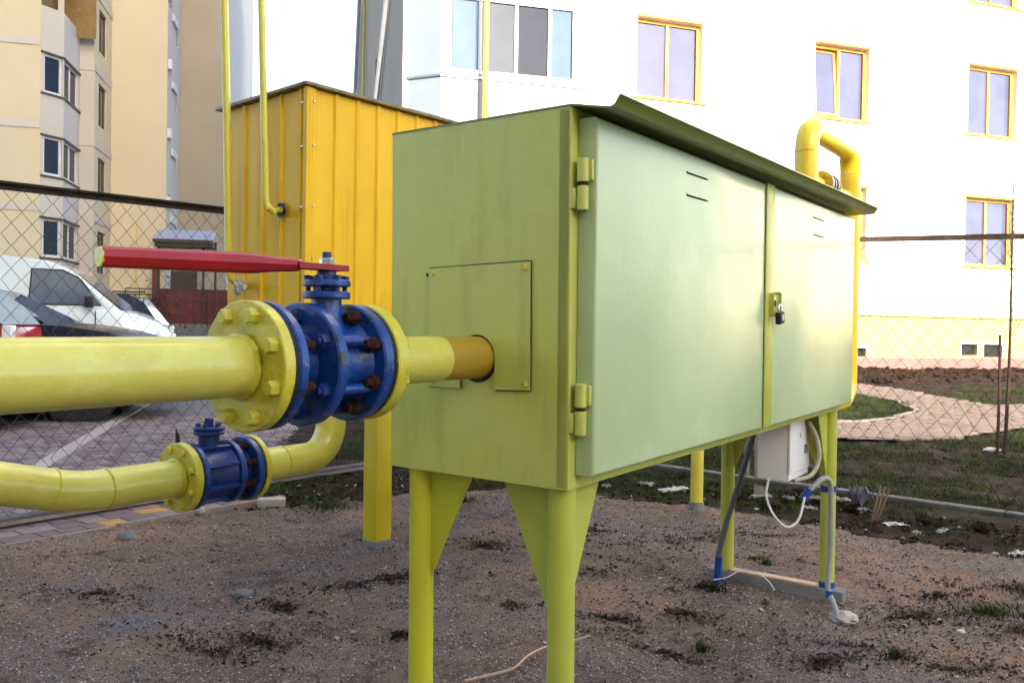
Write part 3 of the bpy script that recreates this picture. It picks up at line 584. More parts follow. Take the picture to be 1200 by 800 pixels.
# stem, gland discs, lever
SXX = -.413
def zt(x, z0, z1, r, seg=40, bev=.002):
    return MB().tube([(x, 0, z0), (x, 0, z0 + .0001), (x, 0, z0 + bev), (x, 0, z1 - bev), (x, 0, z1 - .0001), (x, 0, z1)], [r - bev, r - bev, r, r, r - bev, r - bev], seg)
MB().tube([(SXX, 0, .05), (SXX, 0, .075), (SXX, 0, .108)], [.036, .026, .025], 36).build('stem_neck', BLUE, val)
zt(SXX, .1075, .1195, .0395).build('gland_disc', BLUE, val)
zt(SXX, .1195, .1275, .022).build('stem_neck', BLUE, val)
zt(SXX, .1275, .1385, .0395).build('gland_disc', BLUE, val)
gb = MB(); gb.tube([(0, 0, .108), (0, 0, .146)], .0042, 10); 
rr_ = [gb.bm.verts.new((.0075 * math.cos(k * math.pi / 3), .0075 * math.sin(k * math.pi / 3), .1385)) for k in range(6)]; r2_ = [gb.bm.verts.new((.0075 * math.cos(k * math.pi / 3), .0075 * math.sin(k * math.pi / 3), .1455)) for k in range(6)]
for k in range(6): gb.bm.faces.new((rr_[k], rr_[(k + 1) % 6], r2_[(k + 1) % 6], r2_[k]))
gb.bm.faces.new(r2_); g0 = gb.build('gland_bolt', DKBLUE, val)
for k in range(6):
    M = Matrix.Translation((SXX + .030 * math.cos(k * math.pi / 3 + .4), .030 * math.sin(k * math.pi / 3 + .4), 0))
    if k == 0: g0.matrix_local = M
    else: inst(g0, val, M)
zt(SXX, .1385, .154, .016).build('stem_neck', DKBLUE, val)
lev = MB(); zl = .1545
lev.poly([(SXX + .034, -.018, zl), (SXX + .034, .018, zl), (SXX - .02, .019, zl), (SXX - .068, .013, zl), (SXX - .068, -.013, zl), (SXX - .02, -.019, zl)], (0, 0, .0095))
LV = lev.build('lever', RED, val)
HE = W2M = MAIN.inverted() @ Vector((-.5575, 1.150, 1.0895))   # far end of the handle
hs = Vector((SXX - .060, 0, zl + .005))
pt = [hs + (HE - hs) * t for t in (0, .035, .10, .16, .22, .27, .32, .6, .999, 1)]; mb = MB(); seg = 8
mb.tube(pt, [.0095, .0105, .0112, .0125, .0145, .0158, .0160, .0154, .0145, .0138], seg, True); mb.build('handle_tube', RED, LV, ang=30)
axh = (HE - hs).normalized(); MB().tube([HE - axh * .001, HE + axh * .0022], .0136, 24).build('end_cap', FLNG, LV)
nb = MB()
rg = []
for zz, r in ((zl + .0096, .0125), (zl + .0185, .0125), (zl + .0205, .0105)): rg.append([nb.bm.verts.new((SXX + r * math.cos(k * math.pi / 3 + .2), r * math.sin(k * math.pi / 3 + .2), zz)) for k in range(6)])
for a, b in zip(rg, rg[1:]):
    for k in range(6): nb.bm.faces.new((a[k], a[(k + 1) % 6], b[(k + 1) % 6], b[k]))
nb.bm.faces.new(rg[-1]); nb.build('stem_nut', STEEL, val)
MB().tube([(SXX, 0, zl + .01), (SXX, 0, zl + .0305)], .0075, 14).build('stem_end', DKBLUE, val)

# =================================================================== BYPASS PIPE AND SMALL VALVE
bz = .684; B0 = Vector((-.678, 1.76, bz)); bd_ = Vector((.582, .813, .004)).normalized(); BY = lookmat(B0, bd_); r2 = .038
# local: x along, flange 1 face about x=-.004
byp = empty('bypass_pipe', 'thinner yellow pipe rising at the left behind the small blue valve', 'pipe', BY)
e0 = -.165; Rb = .40; ang = R(15); pts = [(-.002, 0, 0), (-.06, 0, 0), (-.11, 0, 0)] + [(e0 - Rb * math.sin(a), 0, Rb * (1 - math.cos(a))) for a in np.linspace(0, ang, 7)]
lx, lz = pts[-1][0], pts[-1][2]; pts += [(lx - .45 * math.cos(ang), 0, lz + .45 * math.sin(ang))]
q = Vector(pts[-1]); pts += [(q.x - .08, -.03, q.z + .012), (q.x - .10, -.10, q.z + .02), (q.x - .10, -.50, q.z + .025)]
MB().tube(pts, r2, 36).build('pipe_run', PIPE, byp)
disc(-.0145, .0035, .0715, .0015, 48).build('flange', FLNG, byp)
weld(-.018, r2, .005, 40).build('weld_bead', FLNG, byp); weld(e0 + .0, r2, .0032, 40).build('weld_bead', FLNG, byp)
wm = weld(0, r2, .0032, 40).build('weld_bead', FLNG, byp); wm.matrix_local = Matrix.Translation((lx, 0, lz)) @ Matrix.Rotation(ang, 4, 'Y')
bb = MB(); hexhead(bb, -.0145, -.022, 0, 0, .0078, .2); s0 = bb.build('bolt', FLNG, byp)
for k in range(8):
    t = R(20 + 45 * k); M = Matrix.Translation((0, .058 * -math.cos(t), .058 * math.sin(t))) @ Matrix.Rotation(k * .6, 4, 'X')
    if k == 0: s0.matrix_local = M
    else: inst(s0, byp, M)
VL = .168
sv_ = empty('small_ball_valve', 'smaller blue flanged valve with dark cap on the lower pipe', 'valve', BY)
rgh(disc(.004, .008, .069, .001, 60), .001).build('gasket', BLACKR, sv_)
disc(.0082, .020, .0708, .002).build('flange', BLUE, sv_)
MB().tube([(.020, 0, 0), (.03, 0, 0), (.085, 0, 0), (.098, 0, 0)], [.058, .054, .054, .058], 40).build('valve_body', DKBLUE, sv_)
rb = MB(); rb.box(.02, .099, -.0035, .0035, .050, .0645, .001); rb0 = rb.build('rib', BLUE, sv_)
for k in range(8):
    M = Matrix.Rotation(R(22 + 45 * k), 4, 'X')
    if k == 0: rb0.matrix_local = M
    else: inst(rb0, sv_, M)
disc(.098, .112, .068, .002).build('body_ring', BLUE, sv_)
MB().tube([(.112, 0, 0), (.140, 0, 0)], .046, 36).build('valve_neck', DKBLUE, sv_)
nb = MB(); hexhead(nb, .141, .132, 0, 0, .008, .2); nb.tube([(.112, 0, 0), (.141, 0, 0)], .0055, 10); n0 = nb.build('bolt', RUST, sv_)
for k in range(8):
    t = R(20 + 45 * k); M = Matrix.Translation((0, .058 * -math.cos(t), .058 * math.sin(t)))
    if k == 0: n0.matrix_local = M
    else: inst(n0, sv_, M)
disc(.141, .156, .0708, .002).build('flange', BLUE, sv_)
rgh(disc(.1562, .1600, .069, .001, 60), .001).build('gasket', BLACKR, sv_)
MB().tube([(.062, 0, .045), (.062, 0, .083)], .022, 28).build('stem_neck', DKBLUE, sv_)
zt(.062, .083, .091, .0325).build('gland_disc', DKBLUE, sv_); zt(.062, .0925, .100, .0325).build('gland_disc', DKBLUE, sv_)
zt(.062, .091, .0925, .026).build('stem_neck', BLACKR, sv_); zt(.062, .100, .118, .010, 6, .001).build('stem_nut', DKBLUE, sv_)
g = MB(); g.tube([(0, 0, .100), (0, 0, .107)], .006, 6); gg = g.build('gland_bolt', DKBLUE, sv_)
for k in range(5):
    M = Matrix.Translation((.062 + .022 * math.cos(k * 1.256), .022 * math.sin(k * 1.256), 0))
    if k == 0: gg.matrix_local = M
    else: inst(gg, sv_, M)
mb = MB(); mb.poly([(-.004, .020, .066), (.008, .020, .066), (.006, .022, .085), (-.001, .024, .100), (-.003, .022, .084)], (.002, .003, 0)); mb.build('gasket_tab', BLACKR, sv_)
by2 = empty('bypass_elbow_pipe', 'yellow elbow pipe curving upwards behind the big blue valve', 'pipe', BY)
xe = .330; Re = .075; pts = [(.170, 0, 0), (.24, 0, 0), (xe - .001, 0, 0)] + arc((xe, 0, Re), (0, 0, -1), (1, 0, 0), Re, 0, math.pi / 2, 10)
zz = .235; pts += [(xe + Re, 0, zz - Re)] + [(xe + Re + Re * (1 - math.cos(a)), 0, zz - Re + Re * math.sin(a)) for a in np.linspace(.15, math.pi / 2, 8)] + [(xe + 2 * Re + .35, 0, zz)]
pts += arc((xe + 2 * Re + .35, -Re, zz), (0, 1, 0), (1, 0, 0), Re, 0.1, math.pi / 2, 8) + [(xe + 3 * Re + .35, -.30, zz)]
MB().tube(pts, r2 - .0015, 32).build('pipe_run', PIPE, by2); disc(.1602, .174, .0715, .0015, 48).build('flange', FLNG, by2)
weld(.255, r2 - .0015, .003, 40).build('weld_bead', FLNG, by2)

# =================================================================== OUTLET U PIPE (behind the far end of the cabinet)
up = empty('outlet_pipe', 'bright yellow upside down U pipe rising behind the far end of the cabinet', 'pipe', CM)
ra = .0475; u0, u1, vv, zt_ = 2.205, 2.905, .22, 1.145; Rr = .10
pts = [(u0, vv, .45), (u0, vv, zt_ - Rr)] + [(u0 + Rr * (1 - math.cos(a)), vv, zt_ - Rr + Rr * math.sin(a)) for a in np.linspace(.1, math.pi / 2, 10)]
pts += [(u1 - Rr, vv, zt_)] + [(u1 - Rr + Rr * math.sin(a), vv, zt_ - Rr + Rr * math.cos(a)) for a in np.linspace(.1, math.pi / 2, 10)]
pts += [(u1, vv, .06)] + [(u1 - Rr + Rr * math.cos(a), vv, .06 - Rr * math.sin(a)) for a in np.linspace(.1, math.pi / 2, 8)] + [(u1 - .42, vv, -.04), (u1 - .47, vv, -.03), (u1 - .5, vv, .02), (u1 - .5, vv, .4)]
MB().tube(pts, ra, 40, up=(0, 1, 0)).build('pipe_run', DEEPY, up)
for a, z in ((u0, zt_ - Rr - .012), (u1, zt_ - Rr - .01)):
    mb = MB(); mb.tube([(a, vv, z - .003), (a, vv, z + .003)], ra + .0012, 40, False); mb.build('weld_bead', FLNG, up)
mb = MB(); mb.tube([(u0 - .0, vv, .86), (u0, vv, .90)], ra + .0015, 36, False); mb.build('primer_band', CONCG, up)
rv = empty('outlet_valve', 'small blue valve with yellow flanges between the two legs of the U pipe', 'valve', CM)
def vdisc(x0, x1, r, m, nm, z=.93): MB().tube([(x0, vv, z), (x1, vv, z)], r, 32).build(nm, m, rv)
vdisc(u0 + .04, u1 - .04, .022, DEEPY, 'pipe_run'); vdisc(2.40, 2.42, .055, OCHR, 'flange'); vdisc(2.424, 2.44, .054, BLUE, 'flange'); vdisc(2.44, 2.50, .042, BLUE, 'valve_body'); vdisc(2.46, 2.474, .054, BLUE, 'body_ring'); vdisc(2.50, 2.516, .054, BLUE, 'flange'); vdisc(2.52, 2.54, .055, OCHR, 'flange')
nb = MB(); hexhead(nb, 2.40, 2.39, 0, 0, .009); n0 = nb.build('bolt', OCHR, rv)
for k in range(4):
    M = Matrix.Translation((0, vv + .042 * math.cos(.8 + k * math.pi / 2), .93 + .042 * math.sin(.8 + k * math.pi / 2)))
    if k == 0: n0.matrix_local = M
    else: inst(n0, rv, M)
# capped yellow standpipe behind the cabinet
sp = empty('standpipe', 'plain yellow standpipe set in a cement collar behind the cabinet', 'pipe', Matrix.Translation((1.031, 4.682, 0)))
MB().tube([(0, 0, -.05), (0, 0, .95), (0, 0, .96)], [.0345, .0345, .03], 28).build('pipe_run', THINP, sp); MB().tube([(0, 0, -.03), (0, 0, .045), (0, 0, .07)], [.055, .042, .037], 20).build('cement_collar', CONCG, sp)

# =================================================================== ELECTRIC BOX AND CONDUITS under the far end
eb = empty('electric_box', 'white metal electric box with lock hung under the cabinet', 'electric box', CM @ Matrix.Translation((1.63, .09, -.236)))
MB().box(0, .228, .006, .115, 0, .237, .003).build('box_body', WHITE, eb)
dr = MB().box(-.001, .229, -.004, .0045, .022, .236, .0025).build('box_door', WHITE, eb)
MB().box(0, .228, .001, .006, .0, .0195, .001).build('bottom_rim', WHITE, eb)
m = MB(); m.tube([(.175, -.010, .095), (.175, -.004, .095)], .0115, 16); m.build('lock_barrel', STEEL, dr)
m = MB(); m.box(.163, .187, -.0055, -.0042, .08, .112, .001); m.build('lock_plate', BLACK, dr)
def tri(s, y): return [(.112 - s, y, .146), (.112 + s, y, .146), (.112, y, .146 + s * 2.2)]
m = MB(); a = tri(.0085, -.0048); b = [(.112 - .0045, -.0048, .149), (.112 + .0045, -.0048, .149), (.112, -.0048, .149 + .0095)]
for k in range(3): m.quad(a[k], a[(k + 1) % 3], b[(k + 1) % 3], b[k])
m.quad((.1115, -.0049, .1495), (.1135, -.0049, .1495), (.1128, -.0049, .156), (.1110, -.0049, .156)); m.build('warning_triangle', BLACK, dr)
def lw(px): return px
def onray(x, y, Yd): # construction helper: pixel of the photo at a chosen depth, gives real coordinates
    Rm = cam.matrix_world.to_3x3(); d = Rm @ Vector(((x - 600) / F, (400 - y) / F, -1)); return Vector((0, 0, 1)) + d * (Yd / d.y)
cond = MB().tube(spline([onray(948, 494, 3.14), onray(957, 512, 3.14), onray(960, 536, 3.14), onray(951, 556, 3.12), onray(930, 563, 3.08)], 6), .0078, 12).build('bent_conduit', mat('beige_conduit', (.40, .36, .27), .5, .1, 20))
tag(cond, 'short off-white conduit loop bending into the underside of the white electric box', 'conduit')
cb = MB().tube(spline([onray(901, 560, 2.98), onray(898, 580, 2.97), onray(906, 602, 2.95), onray(922, 617, 2.92), onray(936, 608, 2.93), onray(943, 582, 2.95)], 7), .0042, 10).build('white_cable', CWHITE)
tag(cb, 'thin white cable sagging in a loop below the electric box', 'cable')
lp = L2W(LN - .034, .034, -.3); lY = 3.12
cg = empty('grey_conduit', 'pale grey corrugated conduit taped to the far front cabinet leg', 'conduit', Matrix.Translation(onray(985, 728, 2.99)))
ci = cg.matrix_world.inverted()
pth = spline([onray(943, 582, 3.0), onray(953, 570, 3.0), onray(966, 560, 3.03), onray(973, 567, 3.06), onray(973.5, 590, 3.07), onray(973, 640, 3.07), onray(970, 686, 3.06), onray(976, 705, 3.03), onray(986, 732, 2.97)], 10)
rs = [.0095 + (.0009 if i % 2 else -.0007) for i in range(len(pth))]; MB().tube([ci @ p for p in pth], rs, 14).build('conduit_run', CGREY, cg)
for (a, b, yy, rr, tl) in ((940, 946, 580, .014, 3.0),):
    MB().tube([ci @ onray(940, 585, 3.0), ci @ onray(949, 573, 3.0)], .0135, 12).build('blue_tape', BLUET, cg)
for z0 in (-.300, -.665):
    m = MB(); m.tube([(LN - .034, .034, z0 - .012), (LN - .034, .034, z0 + .012)], .0295, 24, False); 
    o = m.build('blue_tape', BLUET, cg); o.matrix_local = ci @ CM
    m = MB(); pp = [p for p in pth if abs(p.z - L2W(LN, 0, z0).z) < .02]
    if pp: q = ci @ pp[0]; m.tube([q + Vector((0, 0, -.012)), q + Vector((0, 0, .012))], .0125, 14); m.build('blue_tape', BLUET, cg)
cc = empty('cement_lump', 'rough lump of cement where the grey conduit enters the ground', 'cement', Matrix.Translation((1.19, 3.0, 0)))
m = MB(); bmesh.ops.create_icosphere(m.bm, subdivisions=3, radius=1)
for v in m.bm.verts: k = 1 + .35 * noise.noise(v.co * 2.3); v.co = Vector((v.co.x * .045 * k, v.co.y * .05 * k, v.co.z * .022 * k))
m.build('lump', CONC, cc)
dg = empty('dark_conduit', 'dark grey conduit leaning by the rear cabinet leg with a blue taped end', 'conduit', Matrix.Translation(onray(838, 682, 3.40)))
di_ = dg.matrix_world.inverted(); MB().tube([di_ @ onray(884, 505, 3.3), di_ @ onray(868, 560, 3.32), di_ @ onray(851, 612, 3.34), di_ @ onray(842, 650, 3.36), di_ @ onray(840, 684, 3.38)], .0115, 14).build('conduit_run', DGREY, dg)
MB().tube([di_ @ onray(842.5, 651, 3.36), di_ @ onray(840, 682, 3.38)], .0150, 14).build('blue_tape', BLUET, dg)
wr = MB().tube(spline([onray(836, 679, 3.36), onray(852, 676, 3.36), onray(868, 668, 3.36), onray(886, 670, 3.32), onray(900, 680, 3.28), onray(908, 691, 3.25)], 6), .0022, 6).build('loose_wire', CWHITE)
tag(wr, 'thin loose white wire arching over the sill beside the blue taped conduit', 'wire')
th0 = onray(876, 500, 4.9); tp = empty('thin_grey_pipe', 'thin blue-grey upright pipe beside the grey fence post under the cabinet', 'pipe', Matrix.Translation((th0.x, 4.9, 0)))
MB().tube([(0, 0, .18), (0, 0, 1.2)], .016, 14).build('pipe_run', CONCG, tp)
sl = empty('ground_sill', 'grey cement sill with a timber top joining the two far cabinet legs', 'sill', CM)
zb = -CO.z - LN * cu.z
MB().box(LN - .075, LN - .012, -.035, WD + .03, zb - .05, zb + .042, .004).build('cement_sill', CONCG, sl); MB().box(LN - .072, LN - .030, .055, WD - .06, zb + .0425, zb + .050, .002).build('timber_top', WOODP, sl)

# =================================================================== YELLOW SHEET METAL SHED
sc0 = Vector((-.858, 3.53, 0)); sdr = Vector((.66, .751, 0)).normalized(); sdl = Vector((-.751, .66, 0)).normalized()
SM = Matrix(((sdr.x, sdl.x, 0, sc0.x), (sdr.y, sdl.y, 0, sc0.y), (0, 0, 1, 0), (0, 0, 0, 1)))
shed = empty('metal_shed', 'tall amber yellow corrugated sheet metal housing raised on posts', 'shed', SM)
SL, SW, SB, ST = 2.1, .61, 1.03, 1.985
def sheet(L, pitch, w, dep, z0, z1, slant=(0, 0), first=.05, hole=None):
    """profiled sheet in x (0..L), ribs towards -y"""
    xs = [0]; x = first
    ys = [0]
    while x + w < L - .01:
        xs += [x, x + w * .28, x + w * .72, x + w]; ys += [0, -dep, -dep, 0]; x += pitch
    xs.append(L); ys.append(0); return xs, ys
def put_sheet(name, L, pitch, w, dep, z0, z1f, M, m, first=.05, holes=None):
    xs, ys = sheet(L, pitch, w, dep, z0, z1f(0), first=first)
    mb = MB()
    for i in range(len(xs) - 1):
        zs = [(z0, None)]
        segs = [(z0, None)]
        cx = (xs[i] + xs[i + 1]) / 2; cut = None
        lo, hi = z0, None
        parts = [(z0, z0, z1f(xs[i]), z1f(xs[i + 1]))]
        if holes:
            hx0, hx1, hz0, hz1 = holes
            if hx0 < cx < hx1: parts = [(z0, z0, hz0, hz0), (hz1, hz1, z1f(xs[i]), z1f(xs[i + 1]))]
        for (a, b, c, d) in parts: mb.quad((xs[i], ys[i], a), (xs[i + 1], ys[i + 1], b), (xs[i + 1], ys[i + 1], d), (xs[i], ys[i], c))
    bmesh.ops.remove_doubles(mb.bm, verts=mb.bm.verts, dist=.0003)
    o = mb.build(name, m, shed, ang=20); o.matrix_local = M; return o
put_sheet('wall_sheet', SL, .115, .030, .009, SB, lambda x: ST, Matrix.Identity(4), AMBER, .012)
Ml = Matrix(((0, 1, 0, 0), (-1, 0, 0, SW), (0, 0, 1, 0), (0, 0, 0, 1)))    # sheet x -> shed -y ... ribs face outward (-x)
Ml = Matrix(((0, 1, 0, 0), (1, 0, 0, 0), (0, 0, 1, 0), (0, 0, 0, 1)))
hx = .195
put_sheet('wall_sheet', SW, .143, .030, .009, SB, lambda x: ST - .0, Ml, AMBER, .030)
MB().box(.02, SL - .01, SW - .01, SW, SB, ST - .001).build('back_wall', AMBER, shed); MB().box(SL - .01, SL, .01, SW, SB, ST - .002).build('end_wall', AMBER, shed); MB().box(.01, SL - .01, .01, SW - .01, SB, SB + .02).build('shed_floor', AMBER, shed)
rf = MB(); rf.box(-.03, SL + .04, -.03, SW + .075, ST + .004, ST + .018, .002); rf.build('roof', AMBERD, shed)
MB().box(-.0145, -.002, -.0145, .010, SB, ST).build('corner_trim', AMBER, shed); MB().box(-.002, .014, -.0155, -.0135, SB, ST - .001).build('corner_trim', AMBER, shed)
s0 = MB().tube([(0, 0, 0), (0, -.004, 0)], [.006, .004], 8).build('screw', STEEL, shed); first = True
for z in (1.03, 1.28, 1.50, 1.75, 1.93):
    for M in (Matrix.Translation((.020, -.0155, z)), Matrix.Translation((-.0150, .016, z - .008)) @ Matrix.Rotation(R(-90), 4, 'Z')):
        if first: s0.matrix_local = M; first = False
        else: inst(s0, shed, M)
for M in (Matrix.Translation((-.011, .40, 1.30)) @ Matrix.Rotation(R(-90), 4, 'Z'), Matrix.Translation((-.001, .22, 1.18)) @ Matrix.Rotation(R(-90), 4, 'Z')): inst(s0, shed, M)
# torn opening for the thin pipe
hz, hy = 1.492, .165
m = MB(); pts = []
for k in range(18):
    t = 2 * math.pi * k / 18; rr = 1 + random.uniform(-.10, .10); pts.append((-.0125, hy + .034 * rr * math.copysign(abs(math.cos(t)) ** .6, math.cos(t)), hz + .030 * rr * math.copysign(abs(math.sin(t)) ** .6, math.sin(t))))
m.poly(pts, (.001, 0, 0)); ho = m.build('pipe_opening', BLACK, shed)
m = MB(); 
for k in range(18):
    a, b = Vector(pts[k]), Vector(pts[(k + 1) % 18]); m.tube([a, b], .0013, 5)
m.build('opening_edge', AMBERD, ho)
m = MB(); m.tube([(-.0135, hy + .018, hz - .034), (-.0135, hy + .017, hz - .075), (-.0135, hy + .010, hz - .118)], [.003, .0015, .0008], 6); m.tube([(-.0135, hy + .003, hz - .034), (-.0135, hy + .006, hz - .10), (-.0135, hy + .0085, hz - .12)], [.0012, .001, .0008], 6); m.build('foam_drip', THINP, shed)
pb = SM.inverted() @ Vector((-.591, 3.80, 0))
for (a, b) in ((pb.x + .0, pb.y), (SL - .15, .10), (SL - .15, SW - .12)):
    m = MB().box(a - .045, a + .045, b - .045, b + .045, -.05, SB + (.0 if b > .05 else -.002), .004); o = m.build('post', YPOST, shed)
    MB().box(a - .0465, a + .0465, b - .0465, b + .0465, -.05, .055, .003).build('cement_coat', CONCG, o)
# rags and thin pipes beside the shed
pa = empty('vent_pipe', 'tall thin yellow pipe standing nearest the left edge of the yellow shed', 'pipe', Matrix.Translation((-1.25, 3.72, 1.2)))
pi_ = pa.matrix_world.inverted(); P3 = [onray(260.5, -140, 3.72), onray(263, 0, 3.72), onray(266, 150, 3.72), onray(268, 300, 3.72)] + [onray(268.5, 316, 3.72), onray(271, 326, 3.73), onray(277, 331, 3.76), onray(284, 333, 3.80), onray(290, 334, 3.95)]
MB().tube([pi_ @ p for p in P3], .0168, 20).build('pipe_run', THINP, pa)
rg = MB(); bmesh.ops.create_icosphere(rg.bm, subdivisions=4, radius=1); c0 = pi_ @ onray(281, 334, 3.74)
for v in rg.bm.verts:
    k = 1 + .5 * noise.noise(v.co * 2.2) + .2 * noise.noise(v.co * 7); v.co = c0 + Vector((v.co.x * .026 * k, v.co.y * .026 * k, v.co.z * .034 * k - .008))
rg = rg.build('rag_wrapping', mat('grey_white_rag', (.38, .38, .40), .9, .4, 40, .8, 90)); tag(rg, 'dirty white rag wrapped round the lower end of the thin yellow pipe', 'rag'); rg.matrix_world = pa.matrix_world.copy()
pbp = empty('vent_pipe', 'thin yellow pipe bending into a black hole in the shed wall', 'pipe', Matrix.Translation((-1.04, 3.58, 1.5))); pj = pbp.matrix_world.inverted()
hw = SM @ Vector((.08, hy, hz - .002)); he = SM @ Vector((-.03, hy + .003, hz - .002)); a0 = onray(311.5, 232, 3.50)
P4 = [onray(302, -140, 3.46), onray(306.5, 0, 3.47), onray(309.5, 150, 3.49), a0] + [a0 + Vector((0, 0, -.02)) + (he - a0) * .05, onray(314.5, 243, 3.50), onray(320, 247.5, 3.52), he, hw]
MB().tube([pj @ p for p in P4], .0145, 20).build('pipe_run', THINP, pbp)

# =================================================================== CHAIN LINK FENCES
def link_mesh(L, ztop, zbot, h=.048, dz=.0535, rad=.0018, sag=0., seed=0):
    """zigzag wires in the x-z plane, interlocked; returns verts, faces (3-sided tubes)"""
    V = []; Fc = []; rr = random.Random(seed)
    n = int(L / h)
    for i in range(n):
        x0 = i * h; k = 0; zt_ = ztop(x0) - .006; zb_ = zbot(x0); m = int((zt_ - zb_) / dz); rings = []
        for j in range(m + 1):
            z = zt_ - (zt_ - zb_) * j / m; side = (i + j) % 2
            x = x0 + (h if side else 0); w = sag * max(0, 1 - (z - zb_) / .9)
            x += (-.0012 if side else .0012) + w * .055 * noise.noise((x * 3.1, z * 3.3, seed)); zz = z + w * .10 * noise.noise((x * 2.3 + 9, z * 4.1, seed)) + .035 * w * noise.noise((x * 11, z * 11, seed)); y = (.002 if side == (j % 4 < 2) else -.002) + w * .03 * noise.noise((x * 1.5, z * 2, seed + 3))
            b = len(V)
            for a in (0, 2.094, 4.189): V.append((x + rad * math.cos(a), y + rad * math.sin(a), zz))
            rings.append(b)
        for a, b in zip(rings, rings[1:]):
            for q in range(3): Fc.append((a + q, a + (q + 1) % 3, b + (q + 1) % 3, b + q))
    return V, Fc
def fence(name, label, p0, dirv, L, ztop, zbot, posts, railm, sag, seed, plank, inw):
    M = Matrix(((dirv[0], -dirv[1], 0, p0[0]), (dirv[1], dirv[0], 0, p0[1]), (0, 0, 1, 0), (0, 0, 0, 1)))
    f = empty(name, label, 'fence', M)
    V, Fc = link_mesh(L, lambda x: ztop(x) - .02, lambda x: zbot + .01, sag=sag, seed=seed); o = meshobj('wire_mesh', V, Fc, WIRE, kind='stuff', parent=f)
    # angle iron rail: vertical web and a top flange
    s = inw; th_ = .004
    for (ya, yb, za, zb_, nm) in ((-.012, -.008, -.036 if railm is RAIL else -.026, -.001, 'rail_web'), (-.012, .028, 0, .004, 'top_rail')):
        mb = MB(); N = 24; ra = []
        for i in range(N + 1):
            x = L * i / N; z = ztop(x); wob = .004 * noise.noise((x * 1.2, seed, 0)); y1, y2 = sorted((s * ya, s * yb))
            ra.append([mb.bm.verts.new((x, y1 + wob, z + za)), mb.bm.verts.new((x, y2 + wob, z + za)), mb.bm.verts.new((x, y2 + wob, z + zb_)), mb.bm.verts.new((x, y1 + wob, z + zb_))])
        for a, b in zip(ra, ra[1:]):
            for k in range(4): mb.bm.faces.new((a[k], a[(k + 1) % 4], b[(k + 1) % 4], b[k]))
        mb.bm.faces.new(ra[0]); mb.bm.faces.new(ra[-1][::-1]); mb.build(nm, railm, f)
    for x in posts:
        m = MB(); m.box(x - .03, x + .03, -.03, .03, -.1, ztop(x) - .004, .004); m.build('post', CONC, f)
    x = 0
    while x < L - .3:
        l = min(plank[0], L - x); m = MB(); m.box(x + .002, x + l - .004, -.042, .036, zbot - .012 + random.uniform(-.003, .003), zbot + .014, .003); m.build('bottom_board', PLANK, f); 
        m = MB(); m.box(x + .002, x + l - .004, s * .044 - .002, s * .044 + .002, zbot - .020, zbot - .002, .0005); m.build('board_edge', KERB, f); x += l
    return f
fs = -2.6
fl = fence('mesh_fence', 'chain link fence with rusty angle rail between the yard and the parked cars', (L0[0] + ld[0] * fs, L0[1] + ld[1] * fs), ld, 3.562 - fs, lambda x: 1.672 + .018 * (x + fs), .035, (.05, 3.562 - fs - .0), RAIL, .15, 3, (2.0,), -1)
rd = np.array((.749, -.662)); rc = np.array((-.27, 6.92)); 
fr = fence('mesh_fence', 'sagging chain link fence with brown rail in front of the cream apartment block', rc, rd, 3.888 + 2.6, lambda x: 1.675 - .038 * x, .085, (3.888 - 1.44, 6.4), RAILR, 1.0, 8, (1.9,), 1)
# =================================================================== SAPLING AND STAKES
sp = empty('sapling', 'thin bare sapling tied up beyond the right fence', 'tree', Matrix.Translation((4.25, 7.30, 0)))
def ph(z, a=0): return Vector((.012 * math.sin(z * 2.1) + .01 * z, .01 * math.sin(z * 1.7 + 1), z))
tr = MB(); zs = np.linspace(-.05, 2.35, 22); tr.tube([ph(z) for z in zs], [max(.004, .017 - .0058 * z) for z in zs], 8); tr.build('trunk', BARK, sp)
tw = MB()
for k in range(26):
    z = .95 + 1.35 * (k / 26); p = ph(z); a = random.uniform(0, 6.28); l = random.uniform(.12, .34) * (1.2 - .2 * z)
    q = [p + Vector((math.cos(a) * l * t * .55, math.sin(a) * l * t * .55, l * t * (.5 + .8 * t))) for t in (0, .35, .7, 1)]; tw.tube(q, [.0038, .0028, .0018, .0009], 5)
    for s in range(2):
        b = q[2]; a2 = a + random.uniform(-1, 1); tw.tube([b, b + Vector((math.cos(a2) * .06, math.sin(a2) * .06, .07))], [.0015, .0007], 4)
tw.build('twigs', BARK, sp)
for dx, h, nm in ((-.085, 1.02, 'darker short stake left of the bare sapling'),):
    m = MB(); m.tube([(0, 0, -.1), (.004, 0, h * .5), (0, 0, h)], [.013, .012, .011], 8); o = m.build('wooden_stake', BARK); o.location = (4.25 + dx, 7.27, 0); tag(o, nm, 'stake')

